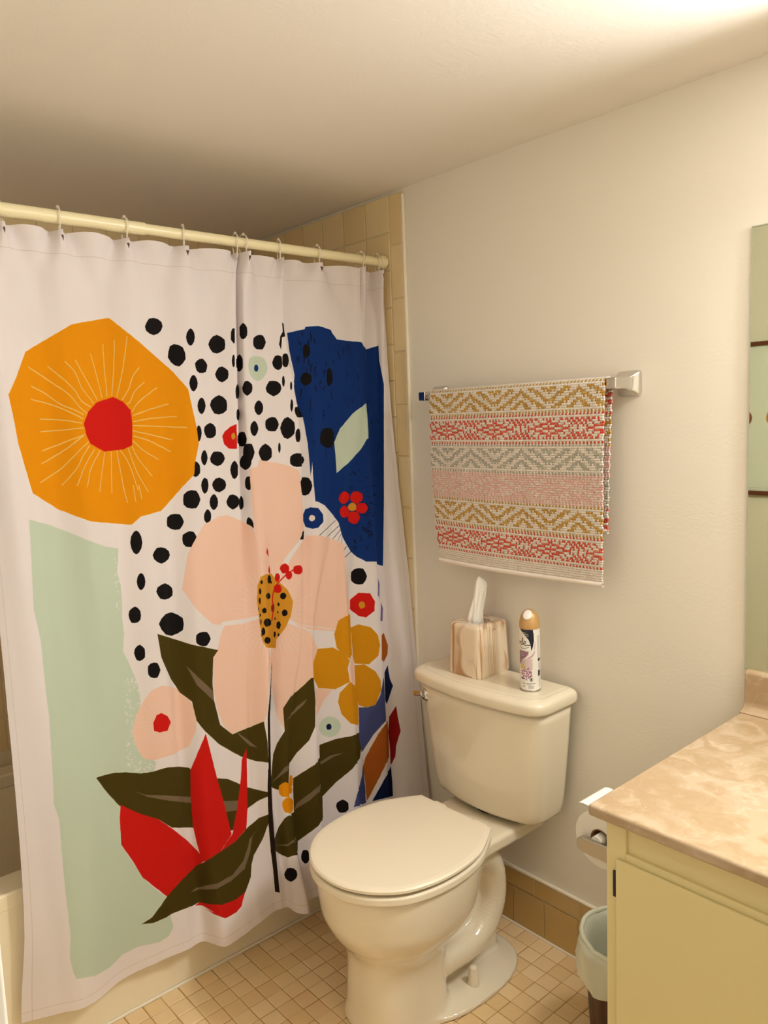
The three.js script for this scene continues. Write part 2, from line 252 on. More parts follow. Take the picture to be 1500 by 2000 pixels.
const CURTAIN_COLS = [
  [[-1.8810, 1.2220], [-1.8777, 1.2220], [-1.8684, 1.2240], [-1.8530, 1.2260], [-1.8400, 1.2290], [-1.8309, 1.2330], [-1.8340, 1.2400], [-1.8470, 1.2620]],
  [[-1.8710, 1.1800], [-1.8577, 1.1800], [-1.8464, 1.1800], [-1.8350, 1.1800], [-1.8280, 1.1800], [-1.8199, 1.1800], [-1.8140, 1.1800], [-1.8120, 1.1800]],
  [[-1.8810, 1.1380], [-1.8737, 1.1380], [-1.8624, 1.1380], [-1.8470, 1.1380], [-1.8320, 1.1380], [-1.8139, 1.1380], [-1.8020, 1.1380], [-1.7980, 1.1380]],
  [[-1.8670, 1.0750], [-1.8737, 1.0750], [-1.8744, 1.0750], [-1.8610, 1.0750], [-1.8400, 1.0750], [-1.8179, 1.0750], [-1.8100, 1.0750], [-1.8140, 1.0750]],
  [[-1.8830, 1.0120], [-1.8677, 1.0120], [-1.8544, 1.0120], [-1.8430, 1.0120], [-1.8360, 1.0120], [-1.8299, 1.0120], [-1.8260, 1.0120], [-1.8360, 1.0120]],
  [[-1.8650, 0.9350], [-1.8777, 0.9350], [-1.8724, 0.9350], [-1.8570, 0.9350], [-1.8440, 0.9350], [-1.8339, 0.9350], [-1.8240, 0.9350], [-1.8220, 0.9350]],
  [[-1.8830, 0.8570], [-1.8657, 0.8570], [-1.8544, 0.8570], [-1.8430, 0.8570], [-1.8320, 0.8570], [-1.8239, 0.8570], [-1.8180, 0.8570], [-1.8120, 0.8570]],
  [[-1.8670, 0.7872], [-1.8797, 0.7828], [-1.8724, 0.7950], [-1.8610, 0.8032], [-1.8520, 0.8184], [-1.8419, 0.8223], [-1.8320, 0.8168], [-1.8160, 0.8085]],
  [[-1.8830, 0.6959], [-1.8657, 0.7082], [-1.8544, 0.7271], [-1.8390, 0.7378], [-1.8260, 0.7558], [-1.8099, 0.7739], [-1.7900, 0.7791], [-1.7600, 0.7738]],
  [[-1.8650, 0.6248], [-1.8697, 0.6262], [-1.8604, 0.6448], [-1.8430, 0.6601], [-1.8300, 0.6836], [-1.8139, 0.7104], [-1.7920, 0.7302], [-1.7620, 0.7224]],
  [[-1.8730, 0.5575], [-1.8597, 0.5718], [-1.8484, 0.5894], [-1.8390, 0.6057], [-1.8320, 0.6220], [-1.8159, 0.6421], [-1.7960, 0.6572], [-1.7740, 0.6531]],
  [[-1.8910, 0.5484], [-1.8877, 0.5584], [-1.8764, 0.5759], [-1.8570, 0.5949], [-1.8300, 0.6102], [-1.8079, 0.6274], [-1.7940, 0.6287], [-1.7840, 0.6128]],
  [[-1.8590, 0.5375], [-1.8517, 0.5514], [-1.8384, 0.5636], [-1.8230, 0.5572], [-1.8000, 0.5648], [-1.7819, 0.5892], [-1.7800, 0.5957], [-1.7840, 0.5818]],
  [[-1.8770, 0.4763], [-1.8657, 0.4893], [-1.8504, 0.4851], [-1.8350, 0.5077], [-1.8480, 0.5354], [-1.8339, 0.5570], [-1.8020, 0.5692], [-1.7780, 0.5613]],
  [[-1.8690, 0.4432], [-1.8597, 0.4531], [-1.8444, 0.4378], [-1.8310, 0.4587], [-1.8280, 0.4968], [-1.8179, 0.5294], [-1.7840, 0.5500], [-1.7420, 0.5546]],
  [[-1.8670, 0.4158], [-1.8557, 0.4200], [-1.8404, 0.3949], [-1.8310, 0.4108], [-1.8220, 0.4425], [-1.8099, 0.5085], [-1.7800, 0.5281], [-1.7170, 0.5299]],
  [[-1.8910, 0.4032], [-1.8877, 0.4019], [-1.8764, 0.3731], [-1.8570, 0.3942], [-1.8240, 0.4284], [-1.8219, 0.4985], [-1.8160, 0.5068], [-1.7670, 0.4937]],
  [[-1.8710, 0.3433], [-1.8677, 0.3466], [-1.8564, 0.3271], [-1.8410, 0.3580], [-1.8180, 0.4145], [-1.8019, 0.4477], [-1.7880, 0.4630], [-1.7620, 0.4642]],
  [[-1.8810, 0.2723], [-1.8637, 0.2799], [-1.8504, 0.2847], [-1.8390, 0.3182], [-1.8140, 0.4009], [-1.7959, 0.4208], [-1.7780, 0.4296], [-1.7520, 0.4380]],
  [[-1.8690, 0.1961], [-1.8617, 0.2051], [-1.8484, 0.2244], [-1.8430, 0.2883], [-1.8260, 0.3885], [-1.8299, 0.3995], [-1.8180, 0.4035], [-1.7960, 0.3851]],
  [[-1.8690, 0.1469], [-1.8597, 0.1594], [-1.8444, 0.1840], [-1.8330, 0.2689], [-1.8200, 0.2958], [-1.8079, 0.3142], [-1.7940, 0.3227], [-1.7660, 0.3298]],
  [[-1.8630, 0.1378], [-1.8557, 0.1426], [-1.8424, 0.1614], [-1.8330, 0.2533], [-1.8120, 0.2727], [-1.7939, 0.2756], [-1.7780, 0.2854], [-1.7560, 0.2853]],
  [[-1.8610, 0.1294], [-1.8537, 0.1341], [-1.8414, 0.1500], [-1.8390, 0.1843], [-1.8380, 0.2558], [-1.8239, 0.2552], [-1.8080, 0.2648], [-1.7860, 0.2600]],
  [[-1.8590, 0.1251], [-1.8517, 0.1277], [-1.8384, 0.1423], [-1.8270, 0.1427], [-1.8100, 0.1473], [-1.7919, 0.1526], [-1.7760, 0.1678], [-1.7580, 0.1843]],
  [[-1.8910, 0.1026], [-1.8897, 0.1001], [-1.8784, 0.1128], [-1.8630, 0.1161], [-1.8460, 0.1203], [-1.8259, 0.1269], [-1.8100, 0.1420], [-1.7920, 0.1583]],
  [[-1.8910, 0.0633], [-1.8897, 0.0518], [-1.8764, 0.0658], [-1.8590, 0.0832], [-1.8400, 0.0974], [-1.8159, 0.1073], [-1.7940, 0.1232], [-1.7720, 0.1387]],
  [[-1.8710, 0.0469], [-1.8697, 0.0436], [-1.8604, 0.0539], [-1.8410, 0.0687], [-1.8180, 0.0666], [-1.7939, 0.0717], [-1.7700, 0.0827], [-1.7480, 0.0891]],
  [[-1.8770, 0.0162], [-1.8717, 0.0248], [-1.8604, 0.0213], [-1.8290, 0.0201], [-1.8060, 0.0081], [-1.7819, 0.0102], [-1.7580, 0.0162], [-1.7360, 0.0172]]];
const PRINT = [
['ink', 0, [684,231,677,243,665,252,651,257,637,253,626,246,623,235,630,223,639,212,655,209,668,211,681,219]],
['ink', 0, [761,305,762,322,752,334,740,343,724,340,710,331,699,317,702,301,708,286,722,280,738,282,753,289]],
['ink', 0, [920,276,917,290,903,298,886,303,869,300,858,290,851,277,858,264,871,253,888,248,905,254,918,262]],
['ink', 0, [845,337,843,347,838,358,825,361,812,361,802,355,798,345,796,334,804,326,814,321,827,320,838,328]],
['ink', 0, [929,364,926,376,915,383,903,388,890,383,881,375,876,364,882,353,891,344,904,341,916,346,927,353]],
['ink', 0, [921,455,919,470,905,479,888,482,870,479,860,467,853,454,859,440,873,431,890,425,906,431,918,441]],
['ink', 0, [874,530,872,542,862,549,849,551,836,549,828,539,825,528,828,517,839,510,851,506,863,510,872,519]],
['ink', 0, [815,535,812,546,808,554,803,559,798,553,795,546,794,534,797,523,800,514,806,512,810,515,814,523]],
['ink', 0, [905,613,899,623,888,631,873,634,859,629,847,621,845,610,851,600,861,591,876,591,891,593,901,602]],
['ink', 0, [802,639,800,650,792,657,783,660,775,657,771,648,768,637,772,626,778,618,787,615,795,620,801,627]],
['ink', 0, [905,692,900,702,888,708,875,712,861,706,851,699,848,688,854,678,863,670,878,669,892,673,902,680]],
['ink', 0, [1173,265,1166,276,1156,287,1142,288,1129,287,1119,279,1118,268,1121,255,1134,247,1148,243,1163,244,1170,254]],
['ink', 0, [1105,406,1102,417,1094,424,1084,429,1073,424,1064,416,1061,405,1067,395,1075,386,1087,384,1096,388,1104,395]],
['ink', 0, [1216,406,1208,418,1194,426,1178,431,1165,425,1155,418,1152,406,1159,394,1168,384,1185,383,1201,385,1214,393]],
['ink', 0, [1362,477,1360,489,1351,497,1340,498,1264,498,1257,488,1255,477,1259,466,1335,458,1347,453,1356,457,1362,466]],
['ink', 0, [1190,518,1185,529,1176,539,1163,539,1150,537,1142,528,1141,517,1143,505,1153,498,1166,495,1179,497,1186,507]],
['ink', 0, [1250,532,1246,549,1234,559,1221,565,1206,560,1198,546,1194,530,1201,514,1212,501,1227,496,1238,503,1249,514]],
['ink', 0, [1069,559,1065,571,1057,580,1046,581,1032,579,968,570,965,558,969,546,1037,539,1050,536,1062,538,1067,548]],
['ink', 0, [1160,605,1158,619,1147,627,1134,631,1121,627,1114,615,1110,602,1116,590,1126,581,1138,576,1149,583,1158,592]],
['ink', 0, [1096,600,1090,613,1081,625,1068,627,1058,622,1048,613,1049,599,1052,585,1062,574,1075,573,1088,574,1093,586]],
['ink', 0, [1080,630,1074,641,1065,648,1053,653,1043,648,1031,641,1028,629,1035,618,1045,609,1058,607,1070,610,1078,618]],
['ink', 0, [1347,636,1341,647,1268,654,1250,654,1237,651,1227,643,1226,631,1228,620,1239,613,1252,611,1271,613,1342,625]],
['ink', 0, [902,691,900,702,888,708,874,710,860,708,852,698,847,688,852,678,864,672,878,668,891,673,901,681]],
['ink', 0, [970,746,960,757,944,763,929,767,916,761,906,753,902,742,908,732,917,723,932,722,947,726,963,734]],
['ink', 0, [796,726,789,739,778,750,760,750,744,747,732,737,732,723,735,709,748,700,764,697,782,700,791,712]],
['ink', 0, [730,787,724,798,714,808,697,809,679,805,664,796,664,783,667,771,683,764,700,763,717,765,725,775]],
['ink', 0, [775,840,770,852,760,861,745,861,732,859,723,850,721,838,723,825,735,819,748,815,763,818,771,829]],
['ink', 0, [669,880,662,891,645,897,621,899,601,892,587,882,582,870,591,860,604,852,627,853,649,858,665,868]],
['ink', 0, [676,986,674,998,656,1004,627,1003,601,997,590,986,583,974,591,963,610,959,634,957,658,965,673,975]],
['ink', 0, [515,1033,512,1045,503,1052,492,1053,481,1051,475,1040,473,1028,477,1017,487,1011,498,1007,507,1012,514,1021]],
['ink', 0, [717,1084,713,1101,692,1110,664,1114,616,1102,593,1085,582,1067,598,1054,626,1045,669,1046,695,1055,714,1066]],
['ink', 0, [820,1138,813,1147,802,1155,786,1154,771,1149,759,1141,758,1129,760,1118,772,1112,787,1112,804,1115,814,1126]],
['ink', 0, [517,1142,515,1154,506,1160,497,1162,487,1158,483,1148,480,1137,484,1126,492,1119,502,1116,510,1122,517,1130]],
['ink', 0, [569,1199,562,1209,553,1218,540,1217,528,1213,521,1204,521,1192,523,1180,533,1174,545,1173,558,1176,565,1187]],
['ink', 0, [1766,1048,1763,1061,1756,1073,1744,1073,1731,1068,1715,1056,1710,1041,1709,1026,1722,1018,1737,1017,1752,1020,1761,1034]],
['ink', 0, [1633,1816,1632,1827,1623,1833,1611,1833,1600,1830,1595,1819,1593,1808,1596,1797,1605,1792,1615,1789,1626,1795,1633,1804]],
['ink', 0, [1248,1928,1240,1938,1226,1946,1208,1953,1190,1954,1174,1950,1170,1939,1185,1926,1200,1913,1220,1908,1236,1910,1247,1917]],
['ink', 0, [1375,1915,1369,1925,1360,1933,1349,1935,1341,1929,1334,1921,1336,1910,1344,1900,1352,1892,1362,1892,1370,1894,1374,1903]],
['ink', 0, [781,235,788,238,795,247,797,259,794,272,787,281,781,284,774,281,768,272,765,260,768,248,775,239]],
['ink', 0, [790,367,796,370,802,379,805,391,802,403,795,411,789,415,782,411,777,403,774,391,777,379,783,370]],
['ink', 0, [819,432,826,435,832,444,835,456,831,468,824,477,817,480,810,476,804,468,802,456,805,444,812,435]],
['ink', 0, [823,584,828,587,833,596,835,607,831,618,825,626,819,629,814,625,809,617,808,606,811,595,817,587]],
['ink', 0, [818,664,824,668,829,677,831,689,827,700,821,708,814,711,809,707,804,698,802,686,805,675,812,667]],
['ink', 0, [852,715,859,719,865,728,867,740,864,752,856,759,848,762,841,758,834,749,832,737,836,725,844,718]],
['ink', 0, [821,759,827,762,833,770,834,780,831,790,825,796,818,798,813,795,807,787,806,777,809,768,815,761]],
['ink', 0, [527,796,536,801,543,814,545,831,539,847,528,859,519,862,511,857,505,844,503,828,508,811,518,800]],
['ink', 0, [530,916,536,919,541,929,542,941,538,953,530,961,523,963,518,960,513,950,512,938,516,926,523,918]],
['ink', 0, [852,717,859,720,866,729,868,741,864,752,856,759,849,762,842,758,836,749,834,738,837,727,845,719]],
['ink', 0, [823,757,829,761,835,769,836,779,833,789,827,796,821,798,815,795,810,787,808,777,811,766,817,759]],
['ink', 0, [1050,797,1054,799,1060,806,1063,816,1063,827,1060,836,1057,839,1052,838,1047,831,1043,821,1043,810,1046,801]],
['ink', 0, [1125,443,1131,446,1137,455,1138,466,1135,477,1128,485,1121,488,1115,485,1109,477,1107,465,1111,454,1118,446]],
['ink', 0, [1104,505,1109,508,1114,517,1116,529,1112,540,1106,548,1100,551,1094,548,1089,539,1088,528,1091,516,1098,508]],
['ink', 0, [965,250,965,261,964,270,959,274,951,269,944,262,945,250,946,239,952,230,962,228,966,230,966,239]],
['ink', 0, [1094,237,1092,249,1083,257,1070,260,1058,257,1050,246,1050,235,1049,223,1059,216,1070,212,1083,217,1092,225]],
['ink', 0, [1067,331,1066,345,1057,352,1047,355,1034,352,971,344,969,332,972,319,1037,308,1049,303,1059,309,1066,318]],
['ink', 0, [960,325,960,335,958,340,953,344,948,341,946,334,945,325,947,316,950,309,955,306,960,310,961,316]],
['ink', 0, [1044,415,1043,426,1037,434,976,437,965,436,962,427,961,416,963,405,970,398,981,393,1039,396,1043,404]],
['ink', 0, [1041,484,1038,493,1034,500,978,502,969,499,964,494,964,485,965,476,972,469,1032,467,1037,468,1040,476]],
['ink', 0, [1234,326,1232,338,1226,345,1213,350,1200,346,1192,338,1190,327,1198,316,1208,306,1223,304,1234,307,1236,314]],
['ink', 0, [1268,319,1261,330,1253,339,1244,341,1237,338,1234,331,1237,319,1239,308,1245,300,1254,298,1264,299,1268,308]],
['ink', 0, [1234,384,1231,393,1228,400,1225,401,1223,399,1222,393,1223,384,1225,375,1228,370,1232,368,1234,369,1234,376]],
['ink', 0, [1260,399,1258,405,1255,411,1252,412,1251,410,1250,406,1251,399,1253,392,1256,387,1258,386,1261,387,1261,392]],
['ink', 0, [1252,460,1249,470,1246,476,1243,481,1241,476,1240,470,1241,460,1244,451,1246,443,1250,441,1252,444,1253,450]],
['ink', 0, [1279,556,1272,566,1265,575,1258,576,1253,575,1250,566,1250,555,1252,543,1257,537,1263,533,1271,536,1277,545]],
['ink', 0, [1192,591,1191,599,1189,605,1187,608,1185,604,1183,599,1183,591,1184,583,1186,576,1188,575,1190,577,1192,583]],
['ink', 0, [963,650,962,664,952,672,942,676,933,672,928,661,925,648,929,635,936,626,946,621,956,628,964,636]],
['ink', 0, [1075,693,1070,703,1065,712,1059,714,1053,711,1048,704,1048,692,1050,682,1056,673,1063,672,1070,673,1074,682]],
['ink', 0, [1378,722,1373,736,1365,747,1351,751,1279,741,1264,731,1264,716,1264,702,1277,690,1351,692,1365,695,1374,707]],
['ink', 0, [832,688,829,698,825,705,820,708,815,704,812,697,812,686,814,676,818,668,823,667,828,669,831,677]],
['ink', 0, [1037,753,1036,764,1031,771,1025,773,973,769,965,759,964,750,966,739,978,733,1029,732,1034,736,1037,743]],
['ink', 0, [1258,204,1265,205,1266,215,1266,225,1266,235,1267,245,1250,248,1247,258,1244,268,1241,277,1238,287,1236,279,1233,270,1237,262,1240,254,1243,245,1250,238,1257,231,1258,222,1258,213]],
['ink', 0, [1342,861,1342,871,1341,882,1339,892,1273,887,1262,886,1268,879,1275,872,1335,868]],
['blue', 0, [1339,229,1350,227,1360,225,1368,223,1377,221,1387,219,1397,217,1400,210,1411,208,1421,207,1431,206,1441,205,1448,207,1455,208,1465,211,1475,213,1486,215,1489,221,1492,226,1498,232,1504,239,1509,245,1522,246,1536,247,1558,248,1583,248,1609,249,1633,249,1655,250,1700,251,1730,260,1775,269,1883,269,1894,266,1905,262,1917,259,1941,256,1942,267,1943,277,1944,288,1945,299,1946,310,1951,321,1956,333,1961,344,1967,356,1973,368,1978,379,1983,391,1982,403,1982,416,1981,428,1980,441,1979,453,1978,466,1976,478,1975,491,1975,503,1974,516,1973,528,1972,541,1971,553,1970,566,1969,579,1969,591,1968,604,1968,616,1967,629,1967,642,1966,654,1965,667,1964,679,1963,692,1962,704,1961,717,1960,730,1959,742,1958,755,1957,768,1956,777,1955,786,1954,795,1952,807,1951,819,1949,832,1947,844,1946,857,1944,869,1942,882,1940,894,1938,906,1936,919,1934,931,1932,944,1931,956,1930,969,1928,981,1927,993,1925,1006,1923,1018,1922,1030,1907,1027,1892,1023,1810,1002,1786,999,1772,998,1760,997,1749,990,1737,984,1723,978,1712,971,1704,963,1696,955,1690,945,1684,935,1678,925,1673,916,1667,907,1655,898,1646,888,1636,879,1628,869,1614,860,1601,851,1579,842,1554,834,1523,824,1500,815,1475,806,1455,797,1442,788,1428,783,1416,778,1404,773,1393,772,1391,762,1389,752,1387,741,1386,731,1384,721,1383,710,1382,700,1381,690,1380,680,1380,670,1379,660,1378,650,1378,640,1377,650,1376,660,1375,670,1373,679,1372,689,1371,679,1370,668,1369,658,1368,647,1367,637,1366,626,1365,616,1364,605,1363,595,1363,584,1361,574,1360,563,1358,552,1357,542,1356,531,1355,521,1353,510,1352,499,1349,490,1345,481,1341,472,1337,463,1273,456,1272,445,1271,434,1270,424,1269,413,1269,403,1275,393,1337,380,1340,371,1343,361,1342,350,1342,339,1341,329,1340,318,1339,307,1339,299,1338,291,1338,283,1338,272,1339,261,1339,251,1339,240]],
['scratch', 1.8, [1267,328,1268,339]],
['scratch', 4, [1383,301,1382,312,1380,323]],
['scratch', 2, [1395,313,1393,325,1390,336]],
['scratch', 3.7, [1397,316,1396,322]],
['scratch', 3.1, [1418,320,1422,327]],
['scratch', 4.6, [1396,314,1397,322,1398,331]],
['scratch', 2.3, [1370,301,1366,313,1362,324]],
['scratch', 4.7, [1363,305,1362,316]],
['scratch', 2.1, [1398,323,1398,329]],
['scratch', 4.6, [1419,335,1412,344]],
['scratch', 4.7, [1402,333,1400,343,1399,353]],
['scratch', 2.5, [1378,334,1376,345]],
['scratch', 1.9, [1397,338,1398,348,1399,357]],
['scratch', 3.5, [1411,348,1410,358,1408,367]],
['scratch', 2.6, [1418,343,1417,356,1417,369]],
['scratch', 2.3, [1387,340,1384,352]],
['scratch', 4.3, [1454,349,1448,356]],
['scratch', 5, [1407,327,1403,334]],
['scratch', 3.4, [1568,258,1563,265,1557,273]],
['scratch', 4.5, [1637,356,1640,369,1643,382]],
['scratch', 2, [1602,274,1590,280]],
['scratch', 4, [1459,322,1458,333]],
['scratch', 1.9, [1583,270,1580,282,1576,295]],
['scratch', 1, [1640,253,1644,261,1648,269]],
['scratch', 4.6, [1561,361,1553,367]],
['scratch', 2.1, [1651,313,1647,323,1642,334]],
['scratch', 4.1, [1491,315,1493,321]],
['scratch', 1.4, [1639,413,1648,418]],
['scratch', 1.1, [1524,424,1527,437,1530,449]],
['scratch', 4.1, [1669,443,1667,457,1666,471]],
['scratch', 2.6, [1543,426,1540,439,1537,452]],
['scratch', 2.4, [1575,436,1577,445,1579,455]],
['scratch', 2.7, [1642,402,1639,413,1637,425]],
['scratch', 3.5, [1556,442,1561,456,1566,470]],
['scratch', 1.5, [1714,394,1711,404,1709,414]],
['scratch', 2.9, [1606,430,1602,443,1598,456]],
['scratch', 3.1, [1447,347,1447,357,1446,367]],
['scratch', 4, [1447,400,1438,413]],
['scratch', 3.9, [1433,381,1429,390]],
['scratch', 1.3, [1427,391,1429,406]],
['scratch', 3.7, [1472,415,1475,427,1478,440]],
['scratch', 3.9, [1411,400,1412,409,1414,419]],
['scratch', 1.4, [1419,344,1413,351]],
['scratch', 1.8, [1411,386,1407,399,1403,412]],
['scratch', 2.8, [1425,392,1430,403]],
['scratch', 2.6, [1382,462,1380,473,1378,484]],
['scratch', 4.9, [1360,408,1356,419,1352,431]],
['scratch', 1.8, [1434,443,1435,451]],
['scratch', 3.6, [1371,390,1370,401]],
['scratch', 2.7, [1383,500,1380,506]],
['scratch', 1.4, [1360,381,1354,395]],
['scratch', 2.7, [1431,475,1434,486,1436,497]],
['scratch', 3.3, [1436,478,1434,488,1432,498]],
['scratch', 3.3, [1383,440,1383,448,1383,457]],
['scratch', 4.5, [1402,257,1402,268,1402,278]],
['scratch', 4.8, [1423,245,1424,253,1426,261]],
['scratch', 4.5, [1387,225,1388,238]],
['scratch', 1.8, [1404,276,1401,287,1398,298]],
['scratch', 4.2, [1414,226,1413,238,1412,251]],
['scratch', 4.5, [1405,251,1405,259,1404,266]],
['scratch', 2.7, [1417,235,1415,245,1414,255]],
['scratch', 4.6, [1374,255,1376,265]],
['scratch', 1.5, [1381,260,1379,272,1376,284]],
['scratch', 2.6, [1464,462,1455,470]],
['scratch', 1.8, [1438,606,1447,615]],
['scratch', 3.5, [1443,490,1434,497]],
['scratch', 1.5, [1450,557,1449,568,1448,579]],
['scratch', 3.4, [1441,615,1443,624,1446,633]],
['scratch', 1.4, [1439,580,1435,589,1430,598]],
['scratch', 2, [1434,498,1431,507,1428,516]],
['scratch', 2, [1431,562,1435,574,1438,586]],
['scratch', 4.2, [1383,571,1385,585]],
['scratch', 3, [1569,253,1572,266,1575,279]],
['scratch', 3.9, [1513,285,1515,296,1518,308]],
['scratch', 1.6, [1579,256,1573,267,1567,278]],
['scratch', 1.3, [1595,287,1588,294]],
['scratch', 2.1, [1594,284,1588,297,1583,311]],
['scratch', 1.6, [1473,271,1471,280,1469,288]],
['scratch', 1.2, [1519,259,1513,266]],
['scratch', 3.9, [1535,268,1535,280,1534,292]],
['scratch', 4.9, [1548,265,1551,274,1553,284]],
['scratch', 4.2, [1933,597,1928,607,1922,617]],
['scratch', 2.7, [1801,596,1798,606,1795,616]],
['scratch', 1.3, [1899,549,1894,557]],
['scratch', 3.6, [1899,516,1894,526]],
['scratch', 4.5, [1888,443,1884,455,1804,469]],
['scratch', 4.6, [1920,511,1927,527]],
['scratch', 3.6, [1776,651,1770,662]],
['scratch', 4, [1886,479,1883,491,1807,503]],
['scratch', 2.8, [1921,618,1916,632]],
['scratch', 4.4, [1704,920,1711,931]],
['scratch', 5.9, [1769,907,1791,903]],
['scratch', 1.8, [1752,773,1772,775,1796,777]],
['scratch', 5.1, [1771,812,1754,806]],
['scratch', 5.1, [1668,687,1685,695]],
['scratch', 3.8, [1776,907,1785,907]],
['scratch', 2.9, [1730,889,1739,884]],
['scratch', 2.3, [1754,895,1768,896]],
['scratch', 4, [1792,841,1888,851]],
['scratch', 1.6, [1714,728,1718,729]],
['scratch', 2.7, [1779,861,1786,856]],
['scratch', 2.9, [1663,695,1647,696]],
['scratch', 5.2, [1706,807,1705,805]],
['scratch', 2, [1674,735,1684,737]],
['scratch', 5.3, [1761,899,1779,893]],
['scratch', 3.9, [1742,885,1758,883,1775,880]],
['scratch', 2.5, [1896,700,1907,702,1919,705]],
['scratch', 3.7, [1754,833,1784,831]],
['scratch', 5.8, [1768,871,1768,862]],
['scratch', 4.5, [1756,825,1780,817]],
['scratch', 4.4, [1758,952,1768,946]],
['scratch', 1.1, [1739,839,1755,841,1771,842]],
['scratch', 5.7, [1887,775,1900,779]],
['scratch', 3.2, [1683,746,1675,746]],
['scratch', 2.5, [1765,914,1780,914]],
['scratch', 2.8, [1695,760,1699,762]],
['scratch', 4.1, [1716,832,1736,836,1753,840]],
['scratch', 4.2, [1724,910,1729,914]],
['scratch', 5.2, [1671,756,1658,754]],
['scratch', 1.7, [1741,744,1779,743]],
['scratch', 5.1, [1742,890,1757,892,1772,893]],
['scratch', 1.2, [1890,710,1904,711,1919,711]],
['scratch', 4.5, [1698,823,1703,818,1709,813]],
['scratch', 1.4, [1688,846,1688,844]],
['scratch', 1.8, [1762,869,1779,875,1801,881]],
['scratch', 5.4, [1741,881,1734,879]],
['scratch', 5.9, [1748,799,1758,800]],
['scratch', 1.9, [1739,712,1764,711,1792,711]],
['scratch', 3.4, [1882,840,1895,838]],
['scratch', 2.1, [1734,907,1722,908]],
['scratch', 1.1, [1700,718,1711,722,1738,725]],
['scratch', 5.2, [1780,868,1779,872]],
['scratch', 1.4, [1699,683,1690,683]],
['scratch', 4.3, [1674,739,1671,736]],
['scratch', 5.3, [1755,889,1749,884]],
['scratch', 3, [1718,794,1737,802]],
['scratch', 5.9, [1779,796,1888,810]],
['scratch', 4.6, [1706,942,1714,947]],
['scratch', 3.2, [1802,735,1901,746]],
['scratch', 2.5, [1750,851,1775,852]],
['scratch', 1.1, [1681,828,1690,831,1698,835]],
['scratch', 5.6, [1736,919,1726,925]],
['scratch', 3.1, [1707,872,1702,870]],
['scratch', 1.1, [1700,768,1702,767]],
['scratch', 3.2, [1767,909,1780,910]],
['ink', 0, [1406,286,1403,297,1396,304,1389,309,1383,305,1381,297,1382,286,1384,276,1389,267,1396,264,1401,268,1406,274]],
['ink', 0, [1399,375,1395,386,1385,392,1376,396,1368,392,1363,385,1361,374,1366,365,1373,356,1382,354,1391,358,1399,364]],
['ink', 0, [1484,369,1482,385,1474,394,1466,399,1459,395,1457,383,1458,370,1460,355,1463,345,1471,339,1478,345,1484,354]],
['ink', 0, [1486,569,1486,585,1475,599,1452,602,1431,595,1414,584,1413,566,1418,549,1432,536,1453,535,1474,538,1485,552]],
['mint', 0, [1784,457,1696,464,1656,471,1638,478,1621,485,1597,492,1583,500,1569,508,1554,516,1539,524,1527,532,1517,539,1512,548,1506,557,1500,566,1495,575,1488,584,1491,594,1493,605,1496,615,1499,625,1501,635,1504,646,1507,656,1510,666,1513,677,1516,687,1533,681,1558,674,1577,667,1596,661,1621,654,1635,647,1648,640,1661,632,1673,625,1685,618,1697,610,1709,600,1743,590,1773,579,1882,570,1883,558,1883,546,1883,534,1883,522,1882,511,1881,500,1806,489,1800,479,1791,468]],
['red', 0, [1676,780,1669,787,1647,792,1613,790,1586,783,1569,774,1575,763,1587,754,1617,749,1648,752,1671,758,1675,769]],
['red', 0, [1726,777,1718,788,1708,793,1700,797,1690,791,1682,783,1677,772,1680,762,1685,754,1696,754,1706,758,1717,766]],
['red', 0, [1765,815,1756,824,1743,831,1720,833,1708,828,1700,821,1698,811,1699,802,1704,795,1715,796,1742,797,1757,805]],
['red', 0, [1714,846,1711,855,1706,864,1698,864,1690,859,1682,851,1680,839,1680,828,1686,821,1695,822,1704,824,1710,834]],
['red', 0, [1682,820,1683,831,1677,836,1667,838,1640,835,1619,826,1600,816,1605,806,1629,800,1652,796,1672,802,1680,810]],
['gold', 0, [1700,807,1701,815,1696,819,1691,819,1684,817,1679,810,1675,803,1677,796,1682,792,1687,790,1694,794,1699,800]],
['blue', 0, [1373,790,1384,792,1396,793,1409,795,1418,803,1426,810,1435,818,1437,829,1439,841,1430,847,1421,852,1414,858,1397,859,1382,860,1372,857,1362,855,1351,852,1345,842,1338,832,1339,822,1339,812,1345,804,1351,795,1363,793]],
['cream', 0, [1394,826,1392,831,1386,834,1379,836,1373,834,1368,830,1366,825,1369,820,1372,816,1379,815,1385,817,1392,820]],
['navy', 2.4, [1568,845,1532,854,1496,862,1459,869,1438,877,1420,885]],
['navy', 2.4, [1621,860,1589,869,1565,878,1533,886,1496,894]],
['navy', 2.4, [1643,872,1621,880,1599,888,1582,897,1566,905]],
['navy', 2.4, [1653,883,1637,894,1621,904,1604,915]],
['navy', 2.4, [1662,894,1655,904,1649,915,1641,925]],
['navy', 2.4, [1679,935,1670,944]],
['navy', 2.4, [1700,954,1692,959,1682,965,1671,970]],
['red', 0, [1746,1101,1754,1103,1761,1104,1768,1106,1775,1107,1779,1117,1783,1127,1788,1137,1787,1148,1786,1158,1786,1169,1780,1174,1775,1179,1770,1184,1766,1189,1761,1186,1755,1183,1750,1180,1745,1173,1740,1167,1733,1160,1726,1152,1725,1142,1723,1131,1722,1121,1729,1116,1735,1111,1741,1106]],
['gold', 0, [1764,1145,1764,1152,1761,1155,1757,1157,1753,1155,1751,1149,1749,1142,1750,1136,1753,1133,1756,1131,1760,1134,1763,1139]],
['purple', 0, [1884,1073,1889,1082,1893,1091,1892,1102,1890,1112,1888,1123,1886,1134,1884,1145,1801,1121,1802,1109,1805,1098,1808,1086,1812,1075]],
